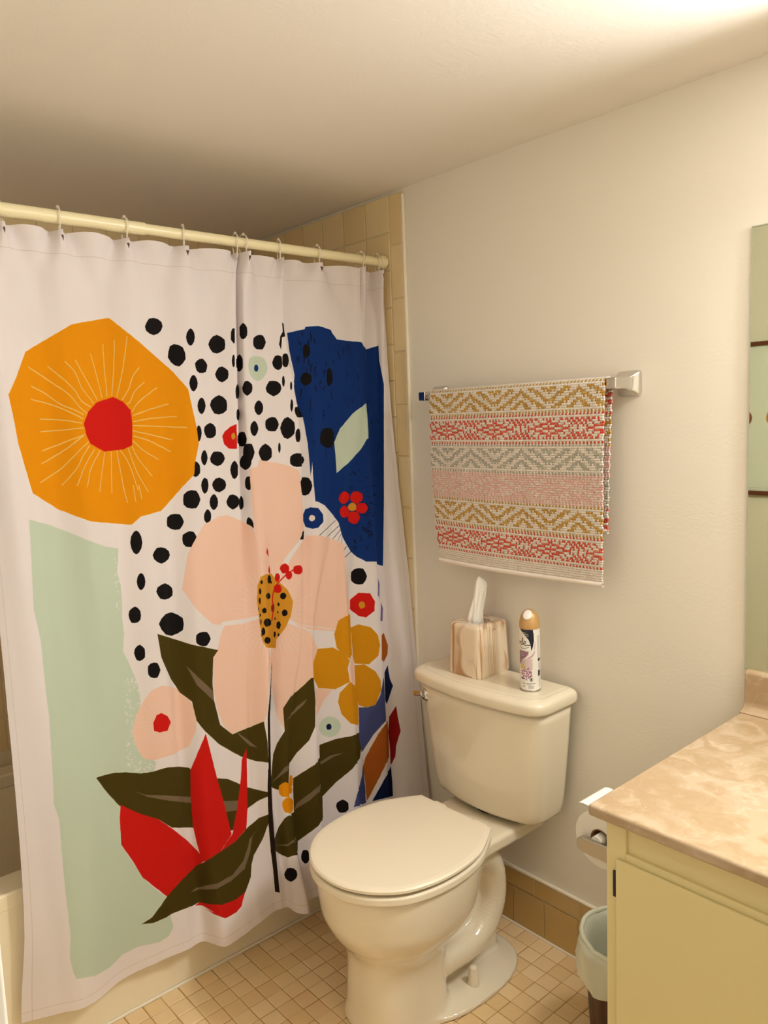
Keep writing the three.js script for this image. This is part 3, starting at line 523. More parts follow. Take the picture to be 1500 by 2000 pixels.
['purple', 0, [1896,1157,1901,1168,1906,1179,1904,1191,1901,1202,1899,1214,1896,1225,1811,1209,1885,1210,1887,1200,1889,1189,1892,1178,1894,1167]],
['red', 0, [963,512,944,516,930,520,919,527,908,533,903,540,898,547,900,554,902,562,904,570,913,577,922,584,933,585,946,586,962,586,962,576,963,565,963,554,963,544,962,533,962,523]],
['gold', 0, [953,549,952,553,948,557,943,558,938,557,935,553,934,548,935,543,939,540,944,538,949,539,952,544]],
['mint', 0, [1102,315,1110,311,1120,309,1131,308,1140,309,1149,311,1157,315,1163,323,1166,332,1167,341,1166,349,1162,357,1156,365,1148,373,1139,380,1129,384,1120,383,1111,379,1104,373,1099,366,1096,357,1094,348,1094,342,1094,336,1095,330,1096,324]],
['blue', 0, [1132,345,1130,350,1127,355,1123,356,1119,355,1115,351,1115,346,1117,340,1120,336,1124,335,1129,336,1131,340]],
['orange', 0, [114,421,121,414,127,407,133,400,139,393,144,386,149,379,155,371,160,362,166,354,171,346,176,338,181,330,187,321,192,313,202,309,212,304,222,299,232,295,243,290,253,285,264,281,274,276,284,272,294,267,305,263,315,258,325,254,336,249,346,244,357,240,370,238,383,236,396,233,410,231,423,229,437,227,451,224,464,222,477,220,490,218,502,217,510,222,518,227,526,233,535,238,543,244,552,249,561,255,569,259,577,264,585,269,592,274,599,278,607,284,616,290,625,296,634,302,643,308,652,314,661,320,670,327,680,333,690,340,700,346,709,353,719,360,726,367,734,374,741,381,748,387,755,394,762,401,769,408,772,417,774,425,776,434,778,442,780,450,782,459,784,468,786,478,789,488,791,497,794,507,796,516,798,526,799,536,800,546,801,556,802,565,799,574,796,583,793,592,790,600,787,609,784,618,782,627,781,635,780,644,778,653,769,659,760,666,751,672,743,679,734,685,726,692,718,699,709,705,701,712,692,719,682,725,672,732,663,738,652,744,640,750,623,751,607,752,592,754,578,755,564,757,551,758,541,763,531,769,522,774,513,779,501,778,490,776,478,774,465,772,451,770,436,768,422,765,408,763,394,761,381,758,367,756,354,754,343,750,333,746,323,742,313,739,303,735,293,731,283,727,273,723,263,720,252,716,243,711,234,705,225,700,215,695,206,690,197,685,188,679,178,674,168,669,166,663,164,657,162,651,160,643,157,634,155,626,153,617,150,609,148,601,146,592,144,584,142,576,140,568,138,559,135,551,133,543,132,534,131,525,130,517,129,508,128,499,127,490,125,482,124,474,123,466,121,459,120,451,118,444,117,436,116,429]],
['ray', 2.6, [202,399,214,404,227,409,240,414,252,420,263,427,274,434,285,441,298,447,310,452,324,456,336,460,345,464,353,467,360,470,368,474]],
['ray', 2.6, [198,351,206,356,215,360,223,364,232,369,241,373,250,378,259,383,267,387,276,392,284,397,293,401,302,406,309,411,317,416,323,421,329,425,338,434,346,443,354,452,361,457,368,462,374,466,381,470]],
['ray', 2.6, [262,348,269,353,276,357,283,362,290,367,297,372,304,376,310,381,316,385,325,393,334,400,342,408,349,415,353,422,358,429,363,436,370,441,379,446,389,450,398,454]],
['ray', 2.6, [321,336,330,343,338,349,346,356,352,364,357,373,361,382,365,392,370,402,374,407,379,412,384,417,389,423,395,428,401,433,406,439,412,444]],
['ray', 2.6, [357,332,361,337,364,343,368,348,371,354,375,359,379,365,383,370,387,376,391,382,395,387,399,393,403,399,407,405,412,411,416,418,420,424,425,430,429,436]],
['ray', 2.6, [418,315,420,321,422,328,424,334,426,340,428,347,430,353,431,360,433,366,435,373,437,379,438,386,440,392,441,398,443,404,444,411,446,417,447,424,449,430]],
['ray', 2.6, [470,287,470,294,469,301,469,308,469,315,469,323,469,330,468,337,468,345,468,352,468,360,468,368,468,376,469,384,469,393,469,401,469,409,469,418,469,426]],
['ray', 2.6, [513,276,512,284,511,293,510,301,509,310,508,318,506,326,505,335,504,343,503,352,501,360,500,368,498,376,496,384,495,392,493,400,491,408,489,416,487,424]],
['ray', 2.6, [559,265,556,275,554,284,551,294,549,304,546,314,543,323,540,333,538,342,535,351,532,360,528,369,525,378,522,386,518,395,515,403,512,411,508,420,505,428]],
['ray', 2.6, [593,349,586,356,578,363,571,370,565,377,561,384,557,391,554,399,550,406,544,413,537,420,530,428,523,435]],
['ray', 2.6, [607,389,597,395,588,401,578,408,569,414,563,422,558,430,553,438,549,443,546,445,543,446,540,447,537,447]],
['ray', 2.6, [654,403,645,408,636,412,627,417,618,422,609,426,600,431,593,435,586,440,576,447,569,452,564,458,559,463,554,469]],
['ray', 2.6, [696,449,687,450,677,452,668,454,659,456,650,458,640,460,630,461,620,463,604,467,592,470,580,473,569,476,557,479]],
['ray', 2.6, [726,485,716,485,707,485,697,485,687,486,676,486,666,486,657,487,646,487,636,488,625,488,606,490,589,492,572,494,556,496]],
['ray', 2.6, [760,517,746,516,733,515,719,515,705,514,691,513,676,512,662,512,648,511,635,510,622,510,612,509,602,509,586,508,569,507,553,507]],
['ray', 2.6, [705,550,696,549,686,547,676,545,667,543,658,541,648,539,637,537,627,535,608,532,593,529,579,527,565,524,551,521]],
['ray', 2.6, [697,584,687,580,676,576,666,571,655,567,644,563,633,558,622,555,611,551,595,546,584,543,573,541,562,538,551,536]],
['ray', 2.6, [644,604,628,597,613,591,598,585,587,578,576,572,569,566,562,561,555,555,548,549]],
['ray', 2.6, [609,649,602,643,595,636,589,629,582,622,576,616,570,609,564,603,559,597,553,588,549,581,547,575,544,569,542,563]],
['ray', 2.6, [587,691,583,685,578,678,574,672,569,666,565,659,561,653,557,647,553,640,550,633,547,627,544,619,541,612,539,605,536,598,534,591,532,583,530,576,528,569]],
['ray', 2.6, [549,685,546,675,542,665,540,655,537,646,534,636,531,626,528,618,524,610,519,599,515,592,511,586,506,580,502,574]],
['ray', 2.6, [501,686,500,674,498,662,497,649,495,637,494,625,493,618,492,612,491,606,491,599,490,593,489,587,489,580,488,574]],
['ray', 2.6, [453,687,454,678,455,669,456,659,457,650,458,640,459,631,460,622,462,612,463,603,464,594,465,584,466,575]],
['ray', 2.6, [403,679,407,667,410,656,414,644,418,632,422,621,427,610,431,598,435,587,440,576]],
['ray', 2.6, [356,663,359,653,363,644,366,634,371,624,377,614,382,609,387,603,392,598,397,592,403,587,408,582,414,576,419,571]],
['ray', 2.6, [322,657,326,651,330,644,334,638,338,632,341,626,345,619,349,614,354,608,363,598,371,589,380,581,389,574,397,566]],
['ray', 2.6, [273,654,280,649,287,644,294,639,301,634,308,628,314,623,320,618,325,613,333,604,340,595,346,586,353,578,360,572,367,566,373,560,380,555]],
['ray', 2.6, [201,643,211,639,220,635,230,631,240,627,250,623,259,619,268,615,277,610,285,605,293,600,300,595,308,589,315,584,322,579,329,574,336,569,345,563,355,557,365,552,375,546]],
['ray', 2.6, [210,596,219,592,229,589,238,585,248,582,258,578,267,574,276,571,284,567,292,563,300,560,307,556,314,552,321,548,328,545,335,541,342,537,349,533,357,530]],
['ray', 2.6, [217,563,226,561,235,558,244,556,253,554,262,552,270,550,278,548,287,545,294,543,302,541,309,539,317,537,324,535,331,534,339,532,347,530,355,528,364,526]],
['ray', 2.6, [218,514,234,513,251,513,266,512,274,512,281,512,289,511,297,511,304,511,312,510,320,510,328,509,336,509,345,509,354,508,364,508]],
['ray', 2.6, [220,482,228,482,236,482,244,483,253,483,261,483,269,484,276,484,284,485,292,486,299,486,306,487,313,488,320,489,328,490,335,492,343,493,351,494,359,495]],
['ray', 2.6, [197,432,207,434,216,436,225,437,235,439,244,441,254,443,262,445,271,448,279,450,286,453,294,455,301,458,308,461,315,464,328,469,337,473,346,476,355,480,364,484]],
['ray', 2.6, [508,717,506,709,504,701,503,693,501,685,500,677,498,669]],
['ray', 2.6, [537,717,536,709,535,702,535,694,534,686,533,679,533,671]],
['ray', 2.6, [560,711,559,704,558,698,557,691,556,685,554,678,553,672]],
['red', 0, [491,428,500,431,508,434,516,438,525,441,531,447,537,453,542,459,549,464,549,474,550,483,550,493,550,502,549,511,548,519,547,528,546,536,544,544,543,553,542,561,532,564,522,567,512,571,502,571,490,572,478,572,465,573,452,573,438,574,427,569,416,565,405,560,395,555,384,551,380,544,376,537,372,530,370,522,369,514,367,506,365,498,370,490,376,482,382,474,387,466,397,460,406,454,416,448,425,442,439,439,452,436,465,434,478,431]],
['mint', 0, [143,734,155,737,168,740,180,744,192,747,203,750,214,753,226,757,237,762,248,766,259,770,270,774,281,778,290,782,300,786,309,790,319,794,328,799,338,803,347,806,357,810,367,814,378,818,389,822,400,826,414,830,428,833,443,837,457,840,456,849,454,858,453,867,451,877,448,886,446,895,443,904,446,913,448,922,450,931,453,940,453,948,453,957,453,966,453,974,453,983,452,992,451,1002,450,1011,448,1020,447,1029,447,1039,448,1048,448,1058,448,1068,449,1077,446,1086,444,1095,442,1104,440,1113,437,1122,442,1131,446,1139,450,1147,455,1156,459,1166,463,1176,467,1185,471,1195,475,1204,478,1213,481,1223,484,1232,485,1241,486,1250,487,1259,488,1268,486,1277,484,1287,482,1296,480,1306,478,1315,476,1324,474,1334,472,1343,470,1353,468,1362,467,1371,466,1380,465,1389,464,1398,462,1407,461,1417,472,1424,483,1432,494,1440,503,1447,513,1454,523,1461,518,1469,514,1478,510,1486,504,1494,499,1503,493,1511,487,1519,481,1527,474,1535,468,1543,462,1550,455,1558,449,1566,442,1573,430,1575,419,1578,407,1580,395,1582,384,1584,372,1586,371,1595,369,1604,368,1612,367,1621,366,1630,365,1638,364,1647,362,1656,369,1667,376,1678,382,1689,389,1700,395,1711,402,1722,408,1733,415,1745,422,1756,428,1767,434,1778,443,1788,452,1798,461,1808,470,1818,480,1828,489,1838,497,1846,505,1853,513,1860,522,1868,523,1878,524,1889,525,1899,526,1910,527,1920,528,1930,530,1941,533,1951,535,1961,529,1969,522,1976,515,1984,506,1986,497,1987,488,1989,479,1990,467,1988,455,1985,443,1983,432,1981,420,1979,409,1977,397,1975,385,1975,373,1975,360,1975,348,1975,335,1974,325,1977,314,1980,302,1982,291,1983,279,1985,264,1983,249,1981,235,1979,222,1978,210,1977,197,1972,186,1969,174,1966,163,1964,151,1962,141,1961,137,1952,132,1942,131,1933,129,1924,128,1915,126,1906,125,1897,127,1889,128,1880,130,1872,131,1864,132,1855,134,1847,135,1838,135,1829,135,1819,134,1810,134,1801,134,1791,134,1782,134,1773,134,1764,133,1754,133,1745,133,1736,133,1727,133,1718,133,1708,133,1699,133,1689,133,1680,133,1671,133,1661,133,1652,133,1643,134,1633,134,1623,134,1613,134,1604,134,1594,135,1585,135,1575,135,1566,135,1556,136,1546,136,1537,136,1527,136,1518,134,1509,132,1500,129,1492,127,1483,124,1474,125,1465,126,1455,127,1446,128,1436,129,1427,130,1418,131,1409,132,1399,133,1390,134,1381,135,1371,136,1362,137,1353,136,1361,136,1370,135,1378,134,1387,133,1396,132,1404,131,1413,130,1421,129,1430,128,1438,127,1447,128,1438,129,1428,129,1419,130,1410,130,1401,131,1391,131,1382,132,1373,132,1364,133,1354,133,1345,134,1336,134,1327,135,1318,136,1309,136,1300,137,1290,137,1281,138,1272,138,1263,139,1254,140,1245,139,1236,139,1227,139,1218,138,1210,138,1201,138,1192,137,1184,137,1175,138,1166,138,1157,138,1148,138,1140,138,1131,138,1122,138,1113,138,1104,138,1095,138,1087,138,1078,138,1069,138,1060,138,1051,138,1043,136,1034,135,1024,133,1015,132,1006,131,997,129,988,128,979,126,970,124,961,125,952,126,943,126,934,127,925,128,916,129,907,129,898,130,889,131,880,132,871,132,862,133,853,134,844,135,836,136,827,136,819,137,810,138,802,138,793,139,785,140,776,140,767,141,759,142,751,142,742]],
['white', 3, [436,864,439,866]],
['white', 1.5, [441,962,445,963]],
['white', 1.7, [455,928,458,927]],
['white', 2.9, [439,929,445,931]],
['white', 1.8, [425,1011,427,1013]],
['white', 2.8, [439,877,442,877]],
['white', 3.5, [430,930,434,933]],
['white', 3.2, [437,957,440,956]],
['white', 2.4, [444,904,448,904]],
['white', 2.5, [431,941,437,940]],
['white', 2.3, [455,909,458,909]],
['white', 3.2, [447,887,448,891]],
['white', 1.3, [433,1005,437,1008]],
['white', 3.5, [455,917,460,917]],
['white', 2.1, [452,868,456,868]],
['white', 3.4, [461,888,465,887]],
['white', 2.4, [455,927,457,929]],
['white', 3, [426,995,433,999]],
['white', 2.9, [432,910,437,911]],
['white', 1.8, [441,984,446,982]],
['white', 2.1, [435,910,440,909]],
['white', 1.7, [444,929,450,929]],
['white', 3.3, [452,875,454,878]],
['white', 1.2, [429,985,434,988]],
['white', 1.7, [432,888,434,890]],
['white', 2.9, [426,990,432,990]],
['white', 3.2, [473,1282,477,1281]],
['white', 2.5, [449,1266,451,1268]],
['white', 1.1, [449,1281,454,1281]],
['white', 3.3, [462,1207,468,1208]],
['white', 2.2, [487,1227,491,1228]],
['white', 2.2, [443,1274,447,1275]],
['white', 2.4, [464,1225,466,1228]],
['white', 1.2, [446,1229,451,1231]],
['white', 1.3, [481,1301,483,1299]],
['white', 1.9, [443,1205,448,1203]],
['white', 1.2, [457,1310,460,1311]],
['white', 3.5, [448,1238,453,1238]],
['white', 2.1, [472,1216,477,1219]],
['white', 2.6, [477,1230,480,1232]],
['white', 2.8, [438,1269,442,1269]],
['white', 3.3, [469,1232,472,1235]],
['white', 2.4, [426,1303,429,1301]],
['white', 3.4, [480,1243,483,1246]],
['white', 3.2, [460,1339,464,1340]],
['white', 2.3, [457,1215,462,1217]],
['white', 3.1, [475,1220,481,1221]],
['white', 1.4, [484,1253,486,1256]],
['white', 1.7, [441,1272,447,1271]],
['white', 1.5, [474,1333,478,1331]],
['white', 2.4, [436,1208,438,1209]],
['white', 1.9, [445,1278,449,1281]],
['white', 1.9, [444,1203,446,1205]],
['white', 1.4, [451,1223,453,1224]],
['white', 2.5, [436,1309,440,1311]],
['white', 2.5, [425,1321,430,1325]],
['white', 3.5, [444,1214,448,1213]],
['white', 2, [434,1267,438,1268]],
['white', 3, [424,1279,428,1278]],
['white', 3.1, [425,1294,431,1297]],
['white', 1.7, [480,1281,484,1282]],
['white', 2.4, [439,1263,442,1264]],
['white', 3.1, [462,1214,465,1215]],
['white', 1, [468,1226,470,1224]],
['white', 1.4, [463,1220,466,1220]],
['white', 1.6, [441,1304,444,1306]],
['white', 3.3, [461,1293,463,1291]],
['white', 2.9, [447,1290,452,1289]],
['white', 3.2, [448,1332,451,1332]],
['white', 1.2, [456,1286,461,1288]],
['white', 3, [438,1263,443,1265]],
['white', 1.1, [481,1253,485,1255]],
['white', 1.4, [431,1262,436,1261]],
['white', 1.1, [479,1260,482,1261]],
['white', 3.2, [475,1221,477,1224]],
['white', 1.6, [491,1217,494,1217]],
['white', 2.7, [428,1316,433,1320]],
['white', 3.3, [458,1211,461,1211]],
['white', 1.5, [449,1329,453,1332]],
['white', 3.1, [443,1284,448,1285]],
['white', 1.6, [444,1206,448,1206]],
['white', 3, [466,1312,471,1314]],
['white', 2.4, [484,1245,488,1247]],
['white', 3.2, [445,1338,450,1338]],
['white', 1.6, [429,1237,433,1236]],
['white', 2.3, [481,1249,486,1247]],
['white', 2.7, [447,1309,451,1311]],
['white', 3.3, [430,1301,434,1302]],
['white', 1.6, [433,1217,436,1218]],
['white', 2.6, [435,1246,440,1249]],
['white', 2.8, [435,1261,439,1261]],
['white', 2.6, [484,1269,489,1267]],
['white', 1.5, [448,1324,451,1327]],
['white', 3.2, [476,1218,480,1220]],
['white', 2.5, [446,1219,450,1219]],
['white', 1.1, [477,1228,479,1230]],
['white', 3.3, [422,1380,428,1384]],
['white', 2.9, [418,1390,422,1389]],
['white', 2.3, [437,1364,440,1368]],
['white', 3.4, [433,1432,438,1434]],
['white', 1.6, [408,1420,410,1421]],
['white', 3, [427,1414,432,1415]],
['white', 3.3, [421,1444,424,1445]],
['white', 2.2, [443,1428,445,1427]],
['white', 2.1, [445,1390,448,1393]],
['white', 2.4, [447,1381,449,1382]],
['white', 3.2, [418,1443,421,1444]],
['white', 1.7, [414,1441,416,1444]],
['white', 1.8, [422,1385,426,1389]],
['white', 1.3, [426,1411,430,1409]],
['white', 2.3, [451,1379,455,1382]],
['white', 1.1, [451,1393,455,1396]],
['white', 2.9, [417,1418,422,1419]],
['white', 1.5, [431,1386,433,1387]],
['white', 1.3, [416,1387,422,1386]],
['white', 2.8, [439,1352,444,1352]],
['white', 1.2, [422,1427,425,1427]],
['white', 2.6, [418,1424,423,1429]],
['white', 3.4, [425,1385,429,1388]],
['white', 2.5, [432,1442,436,1443]],
['white', 1.4, [437,1356,444,1356]],
['white', 3.1, [422,1446,425,1449]],
['white', 3.4, [416,1440,422,1441]],
['white', 1.1, [426,1434,429,1435]],
['white', 1, [418,1420,421,1423]],
['white', 2.4, [415,1399,418,1401]],
['white', 2.6, [516,1461,520,1464]],
['white', 3.2, [497,1461,502,1463]],
['white', 1.8, [500,1465,503,1465]],
['white', 2.8, [496,1475,500,1477]],
['white', 1.2, [465,1460,466,1463]],
['white', 1.5, [484,1464,488,1466]],
['white', 3.5, [451,1470,454,1470]],
['white', 1.6, [439,1454,443,1458]],
['white', 2.6, [452,1477,454,1477]],
['white', 2.2, [488,1467,492,1469]],
['white', 1.1, [470,1470,475,1468]],
['white', 2.4, [465,1446,469,1447]],
['white', 2.6, [485,1486,490,1484]],
['white', 1.1, [490,1458,493,1457]],
['white', 1, [478,1454,482,1453]],
['white', 2.8, [492,1487,495,1486]],
['white', 2.9, [446,1466,451,1466]],
['white', 2.6, [487,1484,488,1484]],
['white', 3, [487,1467,489,1467]],
['white', 1.5, [438,1451,443,1451]],
['white', 3.4, [508,1469,512,1471]],
['white', 1.8, [480,1481,485,1480]],
['white', 2.2, [482,1454,485,1453]],
['white', 1.1, [503,1463,507,1463]],
['white', 1.6, [477,1473,479,1474]],
['white', 1.4, [464,1452,466,1453]],
['white', 3.1, [455,1467,461,1470]],
['white', 1, [448,1456,451,1459]],
['white', 1.1, [479,1476,481,1476]],
['white', 2.7, [476,1470,479,1472]],
['white', 2.8, [441,1468,447,1469]],
['white', 3.5, [493,1470,498,1471]],
['white', 2.6, [479,1484,485,1482]],
['white', 3.3, [458,1453,463,1451]],
['white', 1.8, [480,1475,484,1473]],
['white', 1.9, [446,1460,448,1458]],
['white', 1.4, [486,1466,489,1466]],
['white', 1.4, [499,1474,501,1473]],
['white', 2.4, [465,1447,470,1451]],
['white', 3, [460,1464,465,1466]],
['white', 1.6, [534,1944,539,1937,544,1931,545,1938,546,1945,553,1938]],
['white', 1.6, [549,1948,554,1943,559,1937,555,1948,566,1941,568,1951]],
['white', 1.6, [542,1958,549,1955,558,1952,574,1959]],
['white', 1.6, [581,1955,596,1956,613,1959]],
['white', 1.6, [622,1960,645,1960,669,1957]],
['pink', 0, [574,1244,592,1249,617,1256,652,1264,675,1270,687,1277,697,1284,706,1290,715,1296,724,1302,729,1311,733,1319,738,1327,743,1335,748,1344,748,1354,748,1364,747,1374,747,1384,747,1394,742,1402,736,1410,730,1418,725,1427,719,1435,713,1444,699,1449,684,1453,665,1456,633,1455,601,1453,580,1452,564,1452,550,1452,537,1452,524,1453,513,1454,504,1451,496,1447,486,1444,477,1440,472,1430,467,1421,462,1412,457,1403,452,1394,450,1383,449,1373,447,1362,445,1352,450,1343,455,1335,459,1326,464,1318,469,1309,476,1302,482,1295,488,1288,494,1282,500,1274,507,1269,513,1263,519,1257,526,1252,537,1249,548,1247,560,1245]],
['pinkray', 1.1, [614,1361,657,1369,681,1373]],
['pinkray', 1.1, [610,1368,656,1380,683,1387,702,1391]],
['pinkray', 1.1, [601,1373,633,1385,664,1396,684,1404]],
['pinkray', 1.1, [589,1377,604,1386,626,1397,652,1409]],
['pinkray', 1.1, [579,1381,588,1392,601,1403,618,1416,639,1430]],
['pinkray', 1.1, [567,1382,573,1395,579,1408,585,1422]],
['pinkray', 1.1, [556,1382,557,1393,557,1404,558,1415]],
['pinkray', 1.1, [546,1380,542,1392,538,1405]],
['pinkray', 1.1, [536,1376,530,1385,525,1394,519,1403,514,1412]],
['pinkray', 1.1, [528,1371,519,1380,510,1388,501,1397]],
['pinkray', 1.1, [522,1365,513,1370,503,1376,493,1381]],
['pinkray', 1.1, [518,1358,504,1362,491,1365]],
['pinkray', 1.1, [515,1351,504,1351,492,1351,479,1352,466,1351]],
['pinkray', 1.1, [515,1343,502,1341,488,1338,473,1335]],
['pinkray', 1.1, [517,1336,506,1331,495,1327,484,1323]],
['pinkray', 1.1, [521,1329,509,1321,497,1314]],
['pinkray', 1.1, [527,1324,518,1316,510,1308,502,1300,494,1292]],
['pinkray', 1.1, [534,1320,527,1309,520,1298,513,1287]],
['pinkray', 1.1, [543,1319,539,1309,536,1299,533,1289]],
['pinkray', 1.1, [554,1319,553,1307,552,1295]],
['pinkray', 1.1, [564,1321,567,1311,571,1302,574,1292,578,1282]],
['pinkray', 1.1, [576,1325,585,1315,595,1306,607,1297]],
['pinkray', 1.1, [587,1330,601,1324,617,1319,641,1316]],
['pinkray', 1.1, [598,1337,625,1334,660,1333]],
['pinkray', 1.1, [607,1345,653,1348,680,1345,699,1340]],
['pinkray', 1.1, [613,1353,656,1359,680,1359,698,1358]],
['red', 0, [556,1322,569,1329,584,1336,592,1346,601,1357,591,1364,584,1370,577,1378,565,1377,554,1377,543,1377,533,1372,523,1368,523,1360,523,1353,523,1345,528,1338,533,1332,537,1325,547,1324]],
['pink', 0, [865,784,853,787,841,790,829,793,817,796,806,799,799,806,791,814,784,822,776,829,771,836,765,843,759,850,754,857,749,864,745,871,740,878,736,885,734,895,732,904,729,914,727,924,725,934,722,943,720,953,718,963,716,972,713,982,721,991,728,999,735,1008,742,1017,748,1025,756,1034,763,1043,772,1050,781,1057,790,1065,800,1072,810,1080,820,1088,830,1096,842,1099,855,1103,869,1106,871,1097,886,1098,900,1099,915,1100,931,1101,946,1102,965,1104,1000,1106,1024,1106,1035,1104,1044,1103,1053,1101,1058,1093,1064,1084,1071,1076,1081,1069,1137,1068,1161,1062,1160,1052,1158,1042,1156,1032,1154,1022,1153,1012,1151,1002,1141,992,1129,981,1117,969,1107,959,1100,948,1095,938,1090,928,1085,918,1081,908,1078,899,1075,889,1073,879,1070,870,1068,860,1066,851,1064,843,1062,835,1059,827,1052,822,1045,818,1036,814,1026,809,964,801,945,796,931,791,918,787,906,782,891,782,877,782,862,782,848,782,856,783]],
['pink', 0, [1068,650,1080,648,1092,645,1103,643,1107,634,1111,624,1123,627,1135,629,1147,632,1160,634,1171,636,1183,639,1195,642,1207,645,1220,648,1230,653,1239,657,1249,662,1259,667,1261,678,1263,689,1265,700,1266,711,1269,722,1271,734,1272,744,1273,755,1277,766,1335,781,1336,792,1337,802,1337,813,1338,824,1339,835,1339,846,1340,857,1333,866,1271,871,1265,880,1259,889,1251,896,1244,904,1237,911,1230,918,1223,926,1216,933,1209,941,1205,950,1201,959,1197,968,1194,978,1190,987,1186,997,1179,1002,1172,1008,1164,1014,1156,1003,1146,992,1134,981,1121,970,1110,959,1102,948,1095,938,1090,928,1085,918,1081,907,1078,897,1076,887,1073,877,1071,867,1069,857,1067,847,1065,836,1065,826,1065,816,1065,806,1065,796,1065,786,1065,776,1065,766,1065,756,1065,747,1065,737,1066,728,1066,718,1066,709,1067,699,1067,689,1067,680,1068,670,1068,660]],
['pink', 0, [1186,997,1194,989,1201,981,1208,973,1216,966,1222,957,1227,949,1233,941,1238,933,1244,925,1250,917,1256,910,1263,903,1272,897,1336,894,1346,887,1353,881,1368,881,1382,882,1399,882,1416,883,1434,887,1455,892,1499,897,1545,902,1572,907,1594,911,1619,916,1646,921,1669,926,1670,937,1671,948,1672,959,1673,970,1674,981,1675,993,1676,1004,1677,1016,1678,1028,1680,1040,1682,1052,1686,1065,1692,1078,1700,1091,1708,1104,1714,1117,1716,1128,1719,1138,1721,1149,1723,1160,1725,1170,1659,1168,1644,1175,1632,1182,1620,1188,1614,1196,1609,1203,1604,1211,1595,1208,1586,1206,1577,1203,1566,1200,1555,1196,1538,1193,1423,1184,1392,1180,1353,1176,1314,1172,1275,1166,1262,1158,1253,1149,1244,1141,1236,1132,1229,1124,1221,1116,1214,1106,1207,1095,1201,1085,1194,1075,1187,1065,1187,1055,1187,1045,1187,1036,1187,1026,1187,1016,1186,1006]],
['pink', 0, [1179,1211,1185,1202,1191,1193,1196,1184,1201,1175,1206,1167,1212,1158,1217,1149,1222,1141,1231,1146,1240,1151,1250,1157,1261,1163,1275,1169,1314,1175,1354,1180,1393,1185,1424,1189,1440,1199,1468,1210,1543,1227,1549,1238,1554,1249,1559,1260,1556,1270,1552,1280,1549,1290,1544,1300,1473,1301,1539,1318,1540,1328,1541,1337,1542,1347,1437,1340,1416,1345,1398,1351,1384,1357,1372,1362,1357,1367,1343,1373,1326,1378,1271,1380,1256,1385,1250,1393,1244,1402,1238,1411,1231,1420,1233,1430,1236,1440,1238,1450,1240,1460,1243,1469,1246,1479,1249,1489,1238,1479,1228,1468,1219,1458,1211,1448,1204,1438,1201,1426,1198,1415,1196,1404,1193,1392,1191,1381,1188,1370,1186,1358,1185,1347,1185,1336,1184,1325,1184,1314,1183,1303,1182,1292,1181,1281,1180,1270,1180,1260,1180,1250,1180,1240,1179,1231,1179,1221]],
['pink', 0, [871,1125,867,1134,863,1144,859,1153,856,1162,852,1171,848,1180,842,1188,836,1196,830,1204,830,1214,830,1224,829,1235,829,1245,829,1255,829,1265,829,1276,829,1286,832,1296,834,1305,837,1315,840,1325,843,1335,847,1345,850,1355,854,1365,859,1376,865,1386,870,1397,876,1407,885,1416,894,1425,903,1435,911,1445,923,1444,935,1444,948,1444,963,1444,981,1443,1002,1441,1020,1439,1031,1437,1040,1434,1049,1431,1058,1428,1062,1419,1067,1410,1072,1401,1073,1391,1074,1381,1075,1371,1076,1361,1077,1352,1078,1342,1080,1332,1083,1323,1086,1313,1094,1304,1175,1311,1176,1300,1177,1289,1178,1277,1179,1266,1180,1255,1178,1245,1175,1235,1171,1225,1085,1199,1078,1189,1076,1179,1073,1169,1069,1159,1066,1149,1062,1140,1059,1130,1057,1120,1054,1111,1045,1114,1036,1116,1025,1119,999,1119,965,1119,946,1117,930,1116,915,1114,899,1112,885,1111,878,1118]],
['pink', 0, [1545,1390,1559,1395,1570,1399,1580,1402,1590,1405,1599,1409,1594,1416,1589,1423,1583,1430,1578,1438,1572,1445,1569,1453,1564,1462,1560,1470,1555,1479,1549,1487,1548,1476,1548,1465,1547,1454,1547,1443,1547,1433,1546,1422,1546,1411,1545,1400]],
['pinkray', 1.7, [1242,1117,1245,1119,1250,1121,1254,1123,1258,1125,1264,1126,1269,1127,1278,1128,1299,1129,1322,1130]],
['pinkray', 1.7, [1246,1130,1253,1134,1261,1138,1269,1142,1289,1146,1323,1150,1356,1152,1384,1154,1411,1156,1435,1158]],
['pinkray', 1.7, [1250,1144,1254,1147,1259,1151,1264,1155,1269,1158,1279,1161,1297,1163,1320,1166,1340,1167,1361,1169]],
['pinkray', 1.7, [1252,1159,1259,1165,1266,1171,1278,1178,1307,1184,1336,1190,1370,1194,1397,1199,1421,1202,1450,1207]],
['pinkray', 1.7, [1238,1159,1243,1165,1248,1172,1253,1178,1259,1185,1266,1191,1276,1196,1303,1202,1331,1207,1361,1212]],
['pinkray', 1.7, [1237,1172,1240,1177,1242,1182,1245,1186,1248,1191,1251,1195,1255,1199,1259,1203,1264,1206,1269,1210]],
['pinkray', 1.7, [1234,1185,1238,1193,1242,1201,1246,1209,1251,1217,1256,1225,1263,1232,1270,1239,1287,1246,1317,1254]],
['pinkray', 1.7, [1221,1179,1223,1186,1226,1193,1229,1201,1232,1208,1236,1216,1240,1223,1244,1230,1249,1237,1254,1244]],
['pinkray', 1.7, [1215,1189,1216,1194,1218,1199,1219,1204,1220,1208,1222,1213,1224,1217,1226,1222,1229,1226,1231,1231]],
['pinkray', 1.7, [1208,1199,1209,1207,1210,1216,1212,1224,1214,1232,1216,1240,1219,1248,1222,1255,1225,1263,1228,1271]],
['pinkray', 1.7, [1195,1188,1195,1195,1196,1203,1196,1210,1197,1218,1198,1225,1200,1232,1201,1240,1203,1247,1205,1254]],
['pinkray', 1.7, [1185,1195,1185,1200,1184,1204,1184,1209,1183,1213,1184,1217,1184,1222,1185,1226,1186,1231,1187,1235]],
